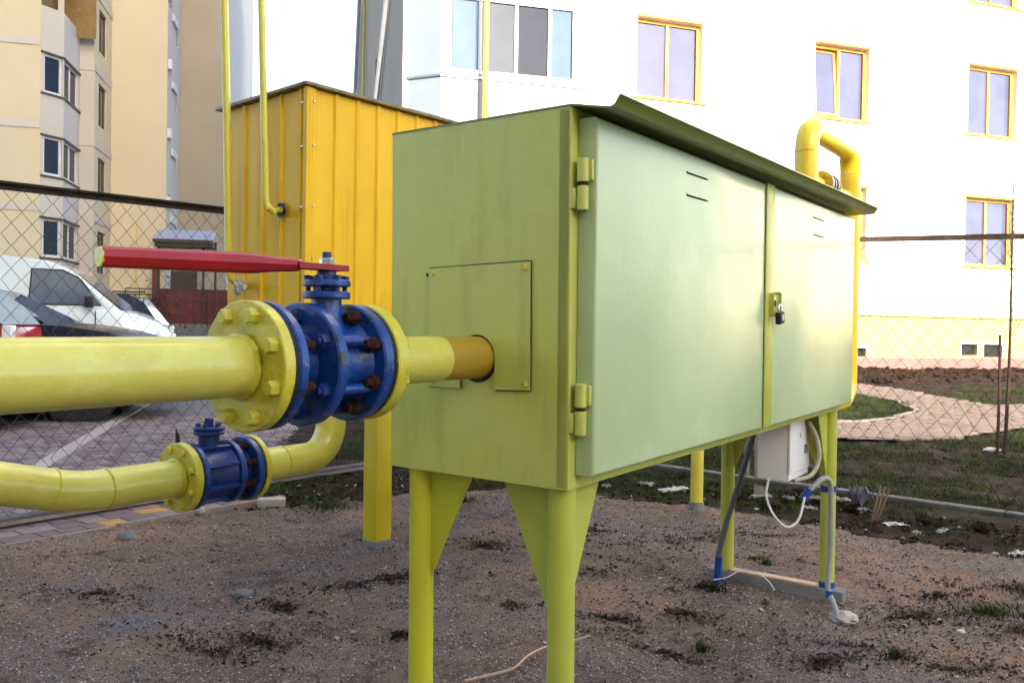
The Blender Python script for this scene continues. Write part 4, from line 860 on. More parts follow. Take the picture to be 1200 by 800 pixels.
# =================================================================== LITTER AND LOOSE THINGS
def rock(name, label, cat, x, y, sx, sy, sz, m, rot=0, rough=.25, z=None):
    mb = MB(); bmesh.ops.create_icosphere(mb.bm, subdivisions=3, radius=1); off = Vector((x * 7, y * 5, 3))
    for v in mb.bm.verts: k = 1 + rough * noise.noise(v.co * 1.6 + off) + rough * .5 * noise.noise(v.co * 5 + off); v.co = Vector((v.co.x * sx * k, v.co.y * sy * k, v.co.z * sz * k))
    o = mb.build(name, m, ang=50); o.location = (x, y, (sz * .35 if z is None else z)); o.rotation_euler = (0, 0, rot); return tag(o, label, cat)
def crumple(name, label, x, y, sx, sy, h, m, rot=0, cat='litter', z=.02):
    mb = MB(); N = 9; g = {}
    for i in range(N):
        for j in range(N):
            a, b = i / (N - 1) - .5, j / (N - 1) - .5; e = .15 * noise.noise((a * 5 + x * 9, b * 5, 1))
            g[i, j] = mb.bm.verts.new((a * sx * (1 + e), b * sy * (1 - e), h * (.5 + noise.noise((a * 4 + x * 5, b * 4 + y * 3, 0)) + .5 * noise.noise((a * 11 + x, b * 11, 4)))))
    for i in range(N - 1):
        for j in range(N - 1): mb.bm.faces.new((g[i, j], g[i + 1, j], g[i + 1, j + 1], g[i, j + 1]))
    r = bmesh.ops.solidify(mb.bm, geom=mb.bm.faces[:], thickness=.0012); o = mb.build(name, m, ang=25); o.location = (x, y, z); o.rotation_euler = (0, 0, rot); return tag(o, label, cat)
def gp(x, y, z=0.):
    Rm = cam.matrix_world.to_3x3(); d = Rm @ Vector(((x - 600) / F, (400 - y) / F, -1)); t = (z - 1) / d.z; return Vector((0, 0, 1)) + d * t
p = gp(318, 592); m = MB().box(-.075, .075, -.045, .045, 0, .045, .006); o = m.build('concrete_block', CONC); o.location = (p.x, p.y, -.004); o.rotation_euler = (0, 0, .25); tag(o, 'small pale concrete block lying at the gravel edge under the bypass valve', 'block')
p = gp(285, 697); rock('stone', 'pale flat stone on the gravel below the lower pipe', 'stone', p.x, p.y, .035, .028, .016, CONCG)
p = gp(148, 632); rock('stone', 'grey pointed stone beside the kerb of the yard', 'stone', p.x, p.y, .04, .03, .03, CONCG, .4)
p = gp(233, 600); rock('stone', 'small light stone in the dirt below the bypass flange', 'stone', p.x, p.y, .03, .02, .022, CONC)
p = gp(1162, 531); rock('stone', 'flat white stone on the grass at the foot of the sapling', 'stone', p.x, p.y, .07, .04, .022, PAPER, -.3, z=.03)
p = gp(1126, 743); rock('stone', 'small white stone alone on the gravel in the right foreground', 'stone', p.x, p.y, .014, .010, .008, PAPER, z=.01)
m = MB(); p = [gp(545, 797, .012), gp(575, 790, .014), gp(602, 782, .02), gp(618, 768, .03), gp(640, 757, .02), gp(665, 752, .018), gp(692, 744, .03)]
tag(m.tube(spline(p, 5), [.0042] * 10 + [.0036] * 10 + [.003] * 11, 6).build('twig', WOODP), 'long thin pale twig lying on the gravel between the near legs', 'twig')
LIT = [(710, 574, .05, .04, 'crumpled white paper scrap at the far left of the litter by the fence'), (757, 571, .10, .06, 'white plastic scrap left of the yellow standpipe'), (790, 578, .22, .07, 'long crumpled white plastic sheet just left of the yellow standpipe'), (893, 586, .12, .05, 'white plastic scrap in front of the grey fence post'), (924, 588, .07, .04, 'small white scrap right below the electric box'),
       (955, 588, .10, .07, 'white torn paper left of the far front leg'), (948, 600, .08, .05, 'small lilac plastic scrap left of the far front leg'), (985, 590, .10, .07, 'pinkish paper lying just right of the far front leg'), (1048, 620, .10, .06, 'bright white torn paper below the fence board'), (1074, 630, .05, .03, 'tiny white scrap right of the torn paper'), (1104, 628, .09, .03, 'thin white strip of litter near the gravel edge'), (1190, 655, .09, .03, 'white strip of litter at the right edge of the gravel'), (1012, 602, .07, .05, 'grey crumpled bag under the fence board')]
for k, (px, py, sx, sy, lb) in enumerate(LIT):
    p = gp(px, py); crumple('litter_scrap', lb, p.x, p.y, sx, sy, .018, CWHITE if k % 3 == 2 else PAPER, random.uniform(-1, 1))
p = gp(1012, 592, .04); crumple('plastic_bag', 'lilac grey plastic bag hanging below the fence board', p.x, p.y + .03, .11, .08, .10, mat('lilac_plastic', (.25, .22, .30), .4, .2, 10), .3, 'bag', .05)
p = gp(1030, 608); m = MB()
for k in range(3): m.box(-.012 + k * .014, .0 + k * .014, -.004, .004, -.02, .19, .001, Matrix.Rotation(R(18 + 4 * k), 4, 'Y') @ Matrix.Rotation(R(-12), 4, 'X'))
o = m.build('timber_offcut', WOODD); o.location = (p.x - .03, p.y, 0); tag(o, 'weathered split timber offcut leaning against the fence board', 'timber')
for k, (px, py, lb) in enumerate(((706, 568, 'clod of dark earth just right of the near cabinet corner, furthest left along the fence'), (735, 566, 'clod of dark earth left of the white plastic scraps'), (842, 582, 'clod of dark earth between the standpipe and the rear far leg'), (868, 585, 'clod of dark earth left of the grey fence post'), (1000, 596, 'clod of dark earth beside the grey plastic bag'), (1090, 612, 'clod of dark earth right of the timber offcut'), (1150, 620, 'clod of dark earth furthest right under the fence board'), (905, 592, 'clod of dark earth right of the grey fence post'), (938, 577, 'clod of dark earth behind the blue taped cable end'))):
    p = gp(px, py); rock('clod', lb, 'clod', p.x, p.y, .04 + .02 * (k % 3), .035, .025, SOIL, k, .5)['group'] = 'earth clods along the fence'

# =================================================================== CARS
def car(name, label, cat, loc, yaw, Wd, low, house, wins, wheels, paint, glassm, screen, lamps, extra=None):
    M = Matrix.Translation(loc) @ Matrix.Rotation(yaw, 4, 'Z')
    c = empty(name, label, cat, M)
    # low: top outline from tail (x small) to nose; body cross section rounded in y
    mb = MB(); xs = [p[0] for p in low]; st = []
    bel = low
    for (x, z) in low:
        t = (x - xs[0]) / (xs[-1] - xs[0]); taper = 1 - .10 * max(0, (t - .82) / .18) ** 2 - .08 * max(0, (.12 - t) / .12) ** 2
        w = Wd / 2 * taper; zs0 = .20
        st.append([Vector((x, sg * yy, zz)) for sg, seq in ((-1, ((w - .05, zs0), (w - .01, zs0 + .12), (w, zs0 + (z - zs0) * .45), (w - .015, z - .10), (w - .06, z - .02), (w - .16, z))), (1, ((w - .16, z), (w - .06, z - .02), (w - .015, z - .10), (w, zs0 + (z - zs0) * .45), (w - .01, zs0 + .12), (w - .05, zs0)))) for yy, zz in seq])
    rr = [[mb.bm.verts.new(p) for p in r] for r in st]
    for a, b in zip(rr, rr[1:]):
        for k in range(12): mb.bm.faces.new((a[k], a[(k + 1) % 12], b[(k + 1) % 12], b[k]))
    mb.bm.faces.new(rr[0]); mb.bm.faces.new(rr[-1][::-1]); mb.build('body', paint, c, ang=40)
    # cabin: outline (x,z) base and roof with tumblehome
    zb = min(z for _, z in house); zt = max(z for _, z in house); tum = .17
    hw = lambda z: Wd / 2 - .055 - tum * (z - zb) / (zt - zb)
    mb = MB(); L = [mb.bm.verts.new((x, -hw(z), z)) for x, z in house]; Rr = [mb.bm.verts.new((x, hw(z), z)) for x, z in house]; n = len(house)
    fl = mb.bm.faces.new(L); mb.bm.faces.new(Rr[::-1])
    for k in range(n): mb.bm.faces.new((L[k], L[(k + 1) % n], Rr[(k + 1) % n], Rr[k]))
    eds = [e for e in mb.bm.edges if len([v for v in e.verts if v.co.z > zb + .1]) >= 1]
    bmesh.ops.bevel(mb.bm, geom=eds, offset=.035, segments=3, affect='EDGES'); mb.build('cabin', paint, c, ang=30)
    for w in wins:
        for sg in (-1, 1):
            m = MB(); m.poly([(x, sg * (hw(z) + .004), z) for x, z in w]); o = m.build('side_window', glassm, c, smooth=False)
            m = MB(); ww = [Vector((x, sg * (hw(z) + .006), z)) for x, z in w]; m.tube(ww + [ww[0]], .009, 6); m.build('window_seal', BLACK, o)
    for (a, b, nm, gm) in screen:
        (xa, za), (xb, zb2) = a, b; m = MB(); d = Vector((xb - xa, 0, zb2 - za)).normalized(); nn = Vector((abs(d.z), 0, abs(d.x))) * .006 * (1 if True else 1)
        if nm == 'rear_window': nn.x = -nn.x
        A = [Vector((xa, -hw(za) + .07, za)), Vector((xb, -hw(zb2) + .06, zb2)), Vector((xb, hw(zb2) - .06, zb2)), Vector((xa, hw(za) - .07, za))]
        m.quad(*[p + nn for p in A]); m.build(nm, gm, c, smooth=False)
    for x in wheels:
        for sg in (-1, 1):
            m = MB(); y = sg * (Wd / 2 - .10); m.tube([(x, y - .09, .31), (x, y - .088, .31), (x, y - .07, .31), (x, y + .07, .31), (x, y + .088, .31), (x, y + .09, .31)], [.22, .29, .31, .31, .29, .22], 28); w = m.build('wheel', TYRE, c)
            m = MB(); m.tube([(x, y + sg * .091, .31), (x, y + sg * .097, .31)], [.2, .19], 20); m.build('rim', HUB, w)
            m = MB(); m.tube([(x, sg * (Wd / 2 + .002), .33), (x, sg * (Wd / 2 - .25), .33)], .36, 28); m.build('wheel_arch', BLACK, c)
    for (x, y, z, sx, sy, sz, nm, lm) in lamps:
        for sg in (-1, 1):
            m = MB(); m.box(x - sx, x + sx, sg * y - sy, sg * y + sy, z - sz, z + sz, min(sx, sy, sz) * .5); m.build(nm, lm, c)
    return c
yw = R(16)
NOSE = Vector((-4.62, 11.55, 0)); cxv, sxv = math.cos(yw), math.sin(yw)
def at_nose(nose, L): return Vector(nose)
# white van: local x = 0 at the nose, negative to the rear
van = car('parked_van', 'white high roofed van parked behind the dark car', 'van', NOSE, yw, 1.62,
    [(-3.95, 1.12), (-3.9, 1.18), (-1.4, 1.20), (-.56, 1.19), (-.36, 1.12), (-.20, 1.03), (-.08, .90), (-.02, .72), (0, .45)],
    [(-3.94, 1.12), (-3.85, 1.78), (-3.5, 1.84), (-1.95, 1.83), (-1.35, 1.76), (-1.08, 1.64), (-.50, 1.14)],
    [[(-1.56, 1.22), (-1.55, 1.66), (-1.20, 1.65), (-1.02, 1.56), (-.74, 1.22)], [(-2.9, 1.26), (-2.85, 1.66), (-1.95, 1.67), (-1.92, 1.26)]], (-3.2, -.72), CARW, GLS_V,
    [((-1.08, 1.64), (-.50, 1.16), 'windscreen', GLS_W)], [(-.08, .66, .80, .07, .09, .075, 'headlight', LAMP), (-3.9, .70, 1.0, .04, .05, .15, 'tail_light', REDL), (-.62, .815, .92, .05, .006, .012, 'side_repeater', BLACK), (-.86, .86, 1.26, .05, .07, .07, 'mirror', BLACK), (-1.62, .815, 1.0, .07, .01, .014, 'door_handle', BLACK), (-2.6, .812, .62, 1.3, .008, .025, 'side_moulding', BLACK), (-1.66, .808, .85, .006, .006, .33, 'door_seam', BLACK), (-.80, .800, .85, .006, .006, .30, 'door_seam', BLACK)])
sed = car('parked_car', 'dark navy saloon car parked in front of the white van', 'car', (-3.72, 9.55, 0), R(12), 1.66,
    [(-4.25, .82), (-4.1, .93), (-2.6, .97), (-1.35, 1.0), (-1.0, .985), (-.6, .93), (-.25, .83), (-.06, .66), (0, .42)],
    [(-3.75, .88), (-3.1, 1.32), (-2.7, 1.39), (-2.05, 1.37), (-1.85, 1.33), (-1.12, .94)],
    [[(-2.35, .97), (-2.33, 1.27), (-1.95, 1.26), (-1.82, 1.22), (-1.35, .97)], [(-3.35, .97), (-3.0, 1.26), (-2.42, 1.28), (-2.42, .97)]], (-3.4, -.82), CARN, GLS_C,
    [((-1.85, 1.33), (-1.12, .95), 'windscreen', GLS_W), ((-3.1, 1.32), (-3.75, .88), 'rear_window', GLS_C)], [(-.10, .62, .62, .08, .12, .05, 'headlight', LAMP), (-1.45, .88, 1.0, .05, .08, .05, 'mirror', BLACK), (-4.22, .62, .72, .04, .14, .07, 'tail_light', REDL)])
red = car('parked_car', 'red hatchback at the left edge with its rear light showing', 'car', (-4.60, 8.25, 0), R(192), 1.62,
    [(-.02, .46), (0, .72), (.06, .95), (.6, .98), (1.5, .98), (2.6, .93), (3.3, .85), (3.7, .6), (3.75, .42)],
    [(.06, .94), (.52, 1.30), (.80, 1.40), (1.9, 1.40), (2.8, .92)],
    [[(.42, 1.0), (.72, 1.28), (1.2, 1.29), (1.2, 1.0)], [(1.27, 1.0), (1.27, 1.29), (1.85, 1.29), (2.5, 1.0)]], (.7, 3.0), CARR, GLS_R,
    [((.52, 1.31), (.08, .97), 'rear_window', GLS_R)], [(.02, .68, .86, .04, .07, .11, 'tail_light', LAMP), (.03, .60, .70, .03, .06, .05, 'tail_light', REDL)])
suv = car('parked_car', 'dark estate car with roof rails parked beyond the nose of the white van', 'car', (-6.05, 15.0, 0), R(196), 1.70,
    [(-.03, .45), (0, .75), (.08, .98), (.7, 1.02), (2.2, 1.02), (3.2, .95), (3.9, .85), (4.2, .6), (4.25, .45)],
    [(.06, .98), (.38, 1.40), (.62, 1.50), (2.3, 1.50), (3.1, 1.0)],
    [[(.40, 1.06), (.62, 1.38), (1.25, 1.40), (1.25, 1.06)], [(1.3, 1.06), (1.3, 1.4), (2.2, 1.38), (2.75, 1.06)]], (.8, 3.4), CARK, GLS_C,
    [((.38, 1.42), (.08, 1.0), 'rear_window', GLS_P)], [(.02, .72, .85, .04, .06, .12, 'tail_light', LAMP), (1.3, .60, 1.53, 1.0, .012, .012, 'roof_rail', BLACK)])

# =================================================================== BUILDINGS
def wall(mb, P0, d, nrm, L, z0, z1, holes, dep=.18):
    """wall with real openings: P0 start, d along (unit), nrm outward (unit), holes (a0,a1,b0,b1)"""
    P0 = Vector(P0); d = Vector(d); nrm = Vector(nrm)
    xs = sorted({0, L} | {v for h in holes for v in h[:2]}); zs = sorted({z0, z1} | {v for h in holes for v in h[2:]})
    pt = lambda a, z, q=0: P0 + d * a - nrm * q + Vector((0, 0, z))
    for i in range(len(xs) - 1):
        for j in range(len(zs) - 1):
            cx, cz = (xs[i] + xs[i + 1]) / 2, (zs[j] + zs[j + 1]) / 2
            if any(h[0] < cx < h[1] and h[2] < cz < h[3] for h in holes): continue
            mb.quad(pt(xs[i], zs[j]), pt(xs[i + 1], zs[j]), pt(xs[i + 1], zs[j + 1]), pt(xs[i], zs[j + 1]))
    for a, b, c, e in holes:
        for q in (((a, c), (b, c)), ((b, c), (b, e)), ((b, e), (a, e)), ((a, e), (a, c))):
            (u0, w0), (u1, w1) = q; mb.quad(pt(u0, w0), pt(u1, w1), pt(u1, w1, dep), pt(u0, w0, dep))
def frame_M(P0, d, nrm): return Matrix(((d[0], -nrm[0], 0, P0[0]), (d[1], -nrm[1], 0, P0[1]), (0, 0, 1, P0[2] if len(P0) > 2 else 0), (0, 0, 0, 1)))
def window(parent, P0, d, nrm, a0, a1, z0, z1, fm, gm, dep=.12, split=(.5,), sill=None, fw=.05, head=None, gms=None, tilt=None):
    M = frame_M(P0, d, nrm); m = MB()
    m.box(a0, a1, dep - .03, dep + .03, z0, z0 + fw); m.box(a0, a1, dep - .03, dep + .03, z1 - fw, z1); m.box(a0, a0 + fw, dep - .03, dep + .03, z0 + fw, z1 - fw); m.box(a1 - fw, a1, dep - .03, dep + .03, z0 + fw, z1 - fw)
    cuts = [a0 + fw] + [a0 + (a1 - a0) * s for s in split] + [a1 - fw]
    for s in cuts[1:-1]: m.box(s - fw / 2, s + fw / 2, dep - .03, dep + .03, z0 + fw, z1 - fw)
    w = m.build('window', fm, parent, smooth=False, M=M)
    for k, (x0, x1) in enumerate(zip(cuts, cuts[1:])):
        g = (gms[k] if gms else gm); q = MB(); x0 += fw * .3; x1 -= fw * .3
        if tilt == k:
            q.box(-(x1 - x0) / 2, (x1 - x0) / 2, -.02, .02, 0, .06); q.box(-(x1 - x0) / 2, (x1 - x0) / 2, -.02, .02, z1 - z0 - .17, z1 - z0 - .11); q.box(-(x1 - x0) / 2, -(x1 - x0) / 2 + .06, -.02, .02, .06, z1 - z0 - .17); q.box((x1 - x0) / 2 - .06, (x1 - x0) / 2, -.02, .02, .06, z1 - z0 - .17)
            T = Matrix.Translation(((x0 + x1) / 2, dep - .035, z0 + fw)) @ Matrix.Rotation(R(-5), 4, 'X'); sh = q.build('sash', fm, w, smooth=False, M=T)
            q = MB(); q.box(-(x1 - x0) / 2 + .06, (x1 - x0) / 2 - .06, -.004, .004, .06, z1 - z0 - .17); q.build('pane', g, w, smooth=False, M=T); continue
        q.box(x0, x1, dep + .005, dep + .013, z0 + fw, z1 - fw); q.build('pane', g, w, smooth=False)
    if sill: q = MB(); q.box(a0 - .06, a1 + .10, -.05, dep - .031, z0 - .035, z0 - .005); q.build('sill', sill, w, smooth=False)
    if head: q = MB(); q.box(a0 - .03, a1 + .05, -.018, -.003, z1 + .004, z1 + .05); q.build('lintel_trim', head, w, smooth=False)
    return w
# ---- cream block on the right
blk = empty('apartment_block', 'tall cream rendered apartment block with orange framed windows, sunlit on the right', 'building', Matrix.Translation((0, 14.93, 0)))
fo = Vector((0, 0, 0)); fd = Vector((FD[0], FD[1], 0)); fn = Vector((FN[0], FN[1], 0))
U0, U1 = -2.0, 46
cols = [(2.33, 3.69), (6.23, 7.55), (10.13, 11.49), (15.2, 16.6), (19.2, 20.6)]; rows = [2.51 + 2.8 * k for k in range(-0, 9)]
holes = [(a - U0, b - U0, z, z + 1.465) for a, b in cols for z in rows]
vents = [(7.35, 7.62, .56, .74), (10.10, 10.55, .60, .84), (10.72, 11.25, .56, .84)]
fb = fo + fd * U0; mb = MB(); wall(mb, fb, fd, fn, U1 - U0, 1.43, 30, holes, .22); mb.build('front_wall', FACADE, blk, smooth=False)
mb = MB(); wall(mb, fb - fn * .03, fd, fn, U1 - U0, -.3, 1.40, [(a - U0, b - U0, c, e) for a, b, c, e in vents], .22); mb.build('plinth', PLINTH, blk, smooth=False); MB().box(U0, U1, .010, .029, -.2, .54).build('plinth_tint_band', PLINB, blk, smooth=False, M=frame_M((0, 0, 0), fd, fn))  # pink strip over the plinth carries the overexposed tint
mb = MB(); mb.box(U0, U1, -.02, .03, 1.395, 1.435); mb.build('plinth_ledge', PLINTH, blk, smooth=False, M=frame_M((0, 0, 0), fd, fn))
for a, b, c, e in vents:
    mb = MB(); fwv = .03; mb.box(a - .05, b + .05, .0, .028, e, e + .05); mb.box(a - .05, a, .0, .028, c, e); mb.box(b, b + .05, .0, .028, c, e); o = mb.build('vent_surround', FACADE, blk, smooth=False, M=frame_M((0, 0, 0), fd, fn)); mb = MB(); mb.box(a, b, .10, .12, c, e); mb.build('vent_grille', BLACK, o, smooth=False)
sdv = Vector((-FD[1], FD[0], 0)); sn = -fd     # side wall runs back
mb = MB(); wall(mb, fb, sdv, sn, 5.4, -.3, 30, [], .2); wall(mb, fb + sdv * 5.4, fd, -fn, U1 - U0, -.3, 30, [], .2); wall(mb, fb + fd * (U1 - U0), sdv, fd, 5.4, -.3, 30, [], .2); mb.build('side_wall', SIDEW, blk, smooth=False)
mb = MB(); mb.box(U0 - .2, U1 + .2, -.2, 5.6, 30.0, 30.3); mb.build('roof', CONC, blk, smooth=False, M=frame_M((0, 0, 0), fd, fn))
for ci_, (a, b) in enumerate(cols):
    for ri, z in enumerate(rows):
        if ri > 3: 
            if ci_ > 2: continue
        tl = 0 if (ci_ == 1 and ri == 1) else None
        window(blk, fo, fd, fn, a, b, z, z + 1.465, WFRM, GLS_F, .15, (.5,), WSIL, .06, WSIL, None, tl)
# small dark openings on the side wall
for s, z in ((2.6, 5.9), (2.6, 4.7), (2.6, 8.0)):
    mb = MB(); mb.box(s, s + .16, -.012, -.002, z, z + .36); mb.build('stair_light', DWIN, blk, smooth=False, M=frame_M(fb, sdv, sn))
for (s0_, z0_, s1_, z1_, r_, mm) in ((3.4, 3.6, .55, 7.9, .05, CONCG), (5.25, 5.8, 4.3, 9.4, .04, CONCG)):
    mb = MB(); p0_ = fb + sdv * s0_ + sn * .08 + Vector((0, 0, z0_)); p1_ = fb + sdv * s1_ + sn * .08 + Vector((0, 0, z1_)); mb.tube([p0_, p1_], r_, 10); mb.build('stair_rail', mat('pale_metal', (.42, .44, .45), .4), blk)
mb = MB(); mb.tube([fb + sdv * 4.0 + sn * .06 + Vector((0, 0, z)) for z in (0, 15, 29)], .03, 10); mb.build('gas_riser', THINP, blk)
# bay with white panels and glazing
by0 = 14.93; bayP = [Vector((-1.90, 14.36 - by0, 0)), Vector((-1.24, 14.08 - by0, 0)), Vector((1.15, 14.70 - by0, 0)), Vector((1.28, 15.36 - by0, 0))]
mb = MB(); mw = MB()
for k, (A, B) in enumerate(zip(bayP, bayP[1:])):
    d = (B - A); L = d.length; d.normalize(); nn = Vector((d.y, -d.x, 0))
    hs_ = []
    if k == 1:
        for z in [5.24 + 2.8 * j for j in range(-1, 6)]: hs_.append((.045 * L, .945 * L, z, z + 1.28))
    wall(mb if k < 2 else mw, A, d, nn, L, -.2, 22, hs_, .10)
    if k == 1:
        for z in [5.24 + 2.8 * j for j in range(-1, 6)]:
            window(blk, A, d, nn, .045 * L, .945 * L, z, z + 1.28, PVC, GLS_B, .04, (.245, .525, .79), None, .06, None, [GLS_Y, glass('bay_slate_glass', (.035, .055, .085), ior=1.25), GLS_K, GLS_Y])
    for z in [5.17 + 2.8 * j for j in range(-1, 6)]:
        t = MB(); t.box(-.01, L + .01, -.03, -.002, z - .02, z + .02); t.build('bay_trim', STEEL, blk, smooth=False, M=frame_M(A, d, nn))
mb.build('bay_panels', BAYW, blk, smooth=False); mw.build('bay_return', mat('yellow_bay_return', (.80, .70, .35), .7, .03, 2), blk, smooth=False)
t = MB(); t.poly([(p.x, p.y, 22) for p in bayP], (0, 0, .1)); t.build('bay_roof', CONC, blk, smooth=False)
gr = empty('gas_riser', 'yellow gas riser in front of the glazed white bay', 'pipe', Matrix.Translation((-.50, 14.0, 0)))
MB().tube([(0, 0, z) for z in (0, 6, 12)], .047, 14).build('pipe_run', DEEPY, gr)
for z in (2.2, 5.0, 7.8): MB().tube([(0, 0, z - .01), (0, 0, z + .01)], .056, 14).build('pipe_clamp', STEEL, gr)

# ---- stepped block on the left
e1 = Vector((.9756, .2196, 0)); e2 = Vector((-.2196, .9756, 0))
ch = [(-16.12 - .9756 * 10, 29 - 2.196), (-16.12, 29), (-15.75, 29.78), (-16.2, 31.75), (-15.70, 31.86), (-16.27, 34.4), (-14.22, 34.86), (-14.96, 38.15), (-13.0, 38.6), (-16.0, 52), (-30, 49)]
lb = empty('stepped_apartment_block', 'stepped cream and yellow apartment block behind the cars on the left', 'building', Matrix.Translation((0, 0, 0)))
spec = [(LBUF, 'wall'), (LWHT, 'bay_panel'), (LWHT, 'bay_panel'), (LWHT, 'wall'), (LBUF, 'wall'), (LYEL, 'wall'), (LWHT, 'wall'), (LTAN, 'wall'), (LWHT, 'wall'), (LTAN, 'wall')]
HB = 34
FZ = [1.25 + .0 + 2.8 * k for k in range(0, 6)]     # sills of the bay windows: measured 3.25 etc
BS = [3.25 + 2.8 * k for k in range(-1, 3)]
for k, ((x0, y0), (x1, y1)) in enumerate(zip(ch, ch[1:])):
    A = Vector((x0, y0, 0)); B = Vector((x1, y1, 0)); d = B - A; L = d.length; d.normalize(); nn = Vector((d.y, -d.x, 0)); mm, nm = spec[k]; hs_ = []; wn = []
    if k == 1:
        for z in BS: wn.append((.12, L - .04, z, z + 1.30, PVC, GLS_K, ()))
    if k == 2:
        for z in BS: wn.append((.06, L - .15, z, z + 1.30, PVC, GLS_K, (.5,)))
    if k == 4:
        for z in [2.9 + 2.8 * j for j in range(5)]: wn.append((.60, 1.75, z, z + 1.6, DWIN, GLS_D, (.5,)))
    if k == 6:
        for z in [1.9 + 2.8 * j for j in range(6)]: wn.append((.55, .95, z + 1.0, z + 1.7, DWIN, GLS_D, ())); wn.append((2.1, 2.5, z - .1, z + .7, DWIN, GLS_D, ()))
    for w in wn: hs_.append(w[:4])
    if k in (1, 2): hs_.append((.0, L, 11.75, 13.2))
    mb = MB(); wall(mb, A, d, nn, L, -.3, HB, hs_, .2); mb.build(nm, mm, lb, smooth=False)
    for w in wn: window(lb, A, d, nn, w[0], w[1], w[2], w[3], w[4], w[5], .09, w[6], None, .07)
    if k in (1, 2):
        for z in BS:
            for zz in (z - .06, z + 1.33): t = MB(); t.box(-.01, L + .01, -.05, -.003, zz - .03, zz + .03); t.build('bay_trim', DWIN, lb, smooth=False, M=frame_M(A, d, nn))
    if k in (0, 3, 4):
        for z in [2.1 + 2.8 * j for j in range(6)]: t = MB(); t.box(0, L - .02, -.03, -.004, z - .12, z + .12); t.build('string_course', LWHT, lb, smooth=False, M=frame_M(A, d, nn))
    if k == 6:
        for z in [1.9 + 2.8 * j for j in range(6)]: t = MB(); t.box(.9, 2.0, -.10, -.01, z + .55, z + .85); t.build('balcony_rail', PVC, lb, smooth=False, M=frame_M(A, d, nn)); t = MB(); t.box(.0, .35, -.16, -.01, z + 1.1, z + 1.5); t.build('balcony_rail', PVC, lb, smooth=False, M=frame_M(A, d, nn))
t = MB(); t.poly([(x, y, HB) for x, y in ch] , (0, 0, .3)); t.build('roof', CONC, lb, smooth=False)
# recessed top balcony with red rail
t = MB(); bA = Vector((-16.12, 29, 0)); t.quad(*[bA + e2 * 2.2 + e1 * a + Vector((0, 0, z)) for a, z in ((-.5, 11.4), (1.2, 11.4), (1.2, 13.5), (-.5, 13.5))]); t.quad(*[bA - e1 * .05 + e2 * a + Vector((0, 0, z)) for a, z in ((0, 11.4), (2.4, 11.4), (2.4, 13.5), (0, 13.5))]); t.build('loggia_wall', mat('ochre_loggia_render', (.24, .16, .07), .8), lb, smooth=False)
t = MB(); t.box(.5, 2.0, -.04, .02, 13.02, 13.18); t.build('balcony_edge', REDF, lb, smooth=False, M=frame_M((-15.75, 29.78, 0), (-.2196, .9756), (.9756, .2196)))
# yellow gas pipe rectangle on the tower wall
t = MB(); A = Vector(ch[5] + (0,)); P = lambda a, z: A + e1 * a - e2 * .06 + Vector((0, 0, z)); t.tube([P(1.0, 5.0), P(1.0, 2.1), P(1.85, 2.1), P(1.85, 3.9), P(2.05, 3.9)], .025, 8); t.build('gas_riser', THINP, lb)
# ---- two more towers further back
def tower(name, label, C, face_l, side_l, fm, sm, bands):
    tb = empty(name, label, 'building', Matrix.Translation(C)); O = Vector((0, 0, 0))
    mb = MB(); wall(mb, -e1 * face_l, e1, -e2, face_l, -.3, 40, []); mb.build('front_wall', fm, tb, smooth=False)
    mb = MB(); hs_ = []; 
    for j in range(12): hs_ += [(side_l * .25, side_l * .38, 2.0 + 2.8 * j, 2.9 + 2.8 * j), (side_l * .72, side_l * .82, 2.6 + 2.8 * j, 3.3 + 2.8 * j)]
    wall(mb, O, e2, e1, side_l, -.3, 40, hs_, .15); mb.build('side_wall', sm, tb, smooth=False)
    mb = MB(); wall(mb, e2 * side_l, -e1, e2, face_l, -.3, 40, []); wall(mb, -e1 * face_l + e2 * side_l, -e2, -e1, side_l, -.3, 40, []); mb.build('back_wall', fm, tb, smooth=False)
    for h in hs_: window(tb, O, e2, e1, h[0], h[1], h[2], h[3], DWIN, GLS_D, .08, (), None, .05)
    for j in range(12):
        t = MB(); t.box(side_l * .42, side_l * .62, -.14, -.02, 1.6 + 2.8 * j, 2.3 + 2.8 * j); t.build('balcony_rail', PVC, tb, smooth=False, M=frame_M((0, 0, 0), e2, e1)); t = MB(); t.box(.05, side_l * .16, -.2, -.02, 2.3 + 2.8 * j, 2.8 + 2.8 * j); t.build('balcony_rail', PVC, tb, smooth=False, M=frame_M((0, 0, 0), e2, e1))
    t = MB(); t.poly([-e1 * face_l + Vector((0, 0, 40)), Vector((0, 0, 40)), e2 * side_l + Vector((0, 0, 40)), -e1 * face_l + e2 * side_l + Vector((0, 0, 40))], (0, 0, .3)); t.build('roof', CONC, tb, smooth=False)
    return tb
tower('tan_tower_block', 'tan tower block rising behind the stepped cream block', (-18.70, 52, 0), 9, 5.2, LTAN, LWHT, 1)
t3 = tower('grey_tower_block', 'pale grey tower block furthest away beside the yellow pipes', (-20.2, 63.5, 0), 12, .9, LGRY, LWHT, 1)
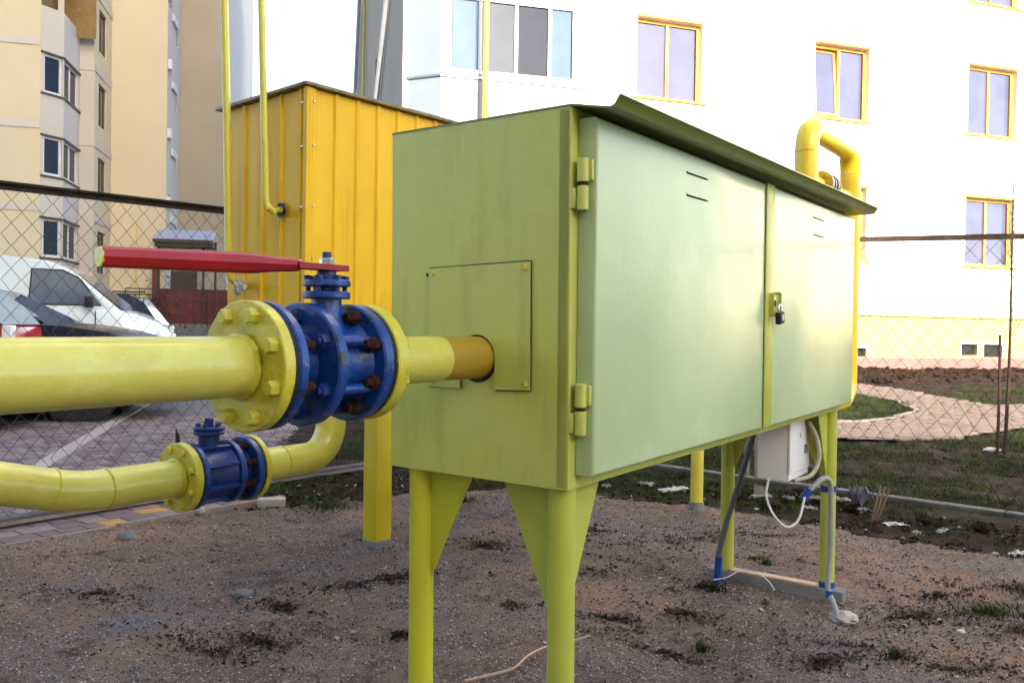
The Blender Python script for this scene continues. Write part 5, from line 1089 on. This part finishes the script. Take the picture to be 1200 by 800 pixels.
# ---- entrance porch with canopy
en = empty('entrance_porch', 'dark red brick entrance porch with blue-grey canopy beyond the cars', 'porch', Matrix.Translation((-13.9, 33.0, 0)) @ Matrix.Rotation(R(12.7), 4, 'Z'))
MB().box(-.3, 6.0, 0, 3.0, -.1, 1.02).build('concrete_base', CONCG, en, smooth=False)
MB().box(-.1, 5.5, .4, .6, 1.02, 2.35).build('brick_wall', BRICKR, en, smooth=False)
MB().box(-.1, .1, .2, .39, 1.02, 3.2).build('brick_pier', BRICKR, en, smooth=False)
for x in (.1, 1.75, 2.2): MB().box(x, x + .09, .1, .19, 1.02, 4.25).build('canopy_post', METD, en, smooth=False)
cp_ = MB(); N = 22
for i in range(N):
    x0, x1 = .0 + i * .1, .0 + (i + 1) * .1; a = .02 if i % 2 else 0; b = .02 if (i + 1) % 2 else 0
    cp_.quad((x0, -.35, 4.28 + a), (x1, -.35, 4.28 + b), (x1, .9, 4.75 + b), (x0, .9, 4.75 + a))
cp_.build('canopy_roof', CANO, en, smooth=False); MB().box(.05, 2.2, -.28, .9, 4.0, 4.22).build('canopy_soffit', METD, en, smooth=False)
MB().box(.0, 2.2, -.36, -.30, 4.14, 4.27).build('canopy_fascia', METD, en, smooth=False)
rl = MB()
for z in (1.35, 1.9, 2.35): rl.tube([(-1.0, -.1, z), (5.5, -.1, z)], .022, 6)
rl.build('hand_rail', METD, en); 
for k in range(14): MB().tube([(-1.0 + k * .5, -.1, .9), (-1.0 + k * .5, -.1, 2.35)], .016, 6).build('baluster', METD, en)
MB().box(.5, 1.5, .62, .7, 1.02, 3.1).build('doorway', METD, en, smooth=False)
bs = MB(); n_ = 500
bx = rng.normal(0, .45, n_); bz_ = 1.1 + np.abs(rng.normal(0, .5, n_)); byy = rng.normal(0, .3, n_)
for a, b, c in zip(bx, byy, bz_):
    q = Vector((a, b, c)); v1 = Vector(rng.normal(0, .07, 3)); v2 = Vector(rng.normal(0, .07, 3)); bs.bm.faces.new([bs.bm.verts.new(q), bs.bm.verts.new(q + v1), bs.bm.verts.new(q + v2)])
sh = bs.build('shrub', mat('bare_dark_shrub', (.05, .035, .03), .8, .4, 6), smooth=False); sh.location = (-13.9, 32.4, -.2); tag(sh, 'dark bare shrub in front of the red brick porch', 'shrub')

# ---- unseen blocks added behind the camera, sized to keep the yard in shade
def shade_block(name, label, x0, L, y, D, H, nf):
    nb = empty(name, label, 'building', Matrix.Translation((x0, y, 0)))
    mb = MB(); hs_ = [(2.0 + 4.2 * i, 3.6 + 4.2 * i, 2.3 + 2.8 * j, 3.8 + 2.8 * j) for i in range(int((L - 4) / 4.2)) for j in range(nf)]
    X1, Y1 = Vector((1, 0, 0)), Vector((0, 1, 0))
    wall(mb, (0, 0, 0), X1, Y1, L, -.3, H, hs_, .2); wall(mb, (0, -D, 0), X1, -Y1, L, -.3, H, []); wall(mb, (0, -D, 0), Y1, -X1, D, -.3, H, []); wall(mb, (L, -D, 0), Y1, X1, D, -.3, H, [])
    mb.build('wall', LBUF, nb, smooth=False); MB().box(-.1, L + .1, -D - .1, .1, H, H + .3).build('roof', CONC, nb, smooth=False)
    for h in hs_:
        if h[2] < 12 or h[0] % 3 < 2: MB().quad((h[0], -.15, h[2]), (h[1], -.15, h[2]), (h[1], -.15, h[3]), (h[0], -.15, h[3])).build('window', GLS_D, nb, smooth=False)
shade_block('tall_shade_block', 'unseen tall beige block added behind the camera to shade the yard', -45, 53.2, -15, 12, 43, 13)
shade_block('low_shade_block', 'unseen lower beige block added behind the camera on the right to shade the yard', 8.6, 36, -15, 9, 9.7, 2)
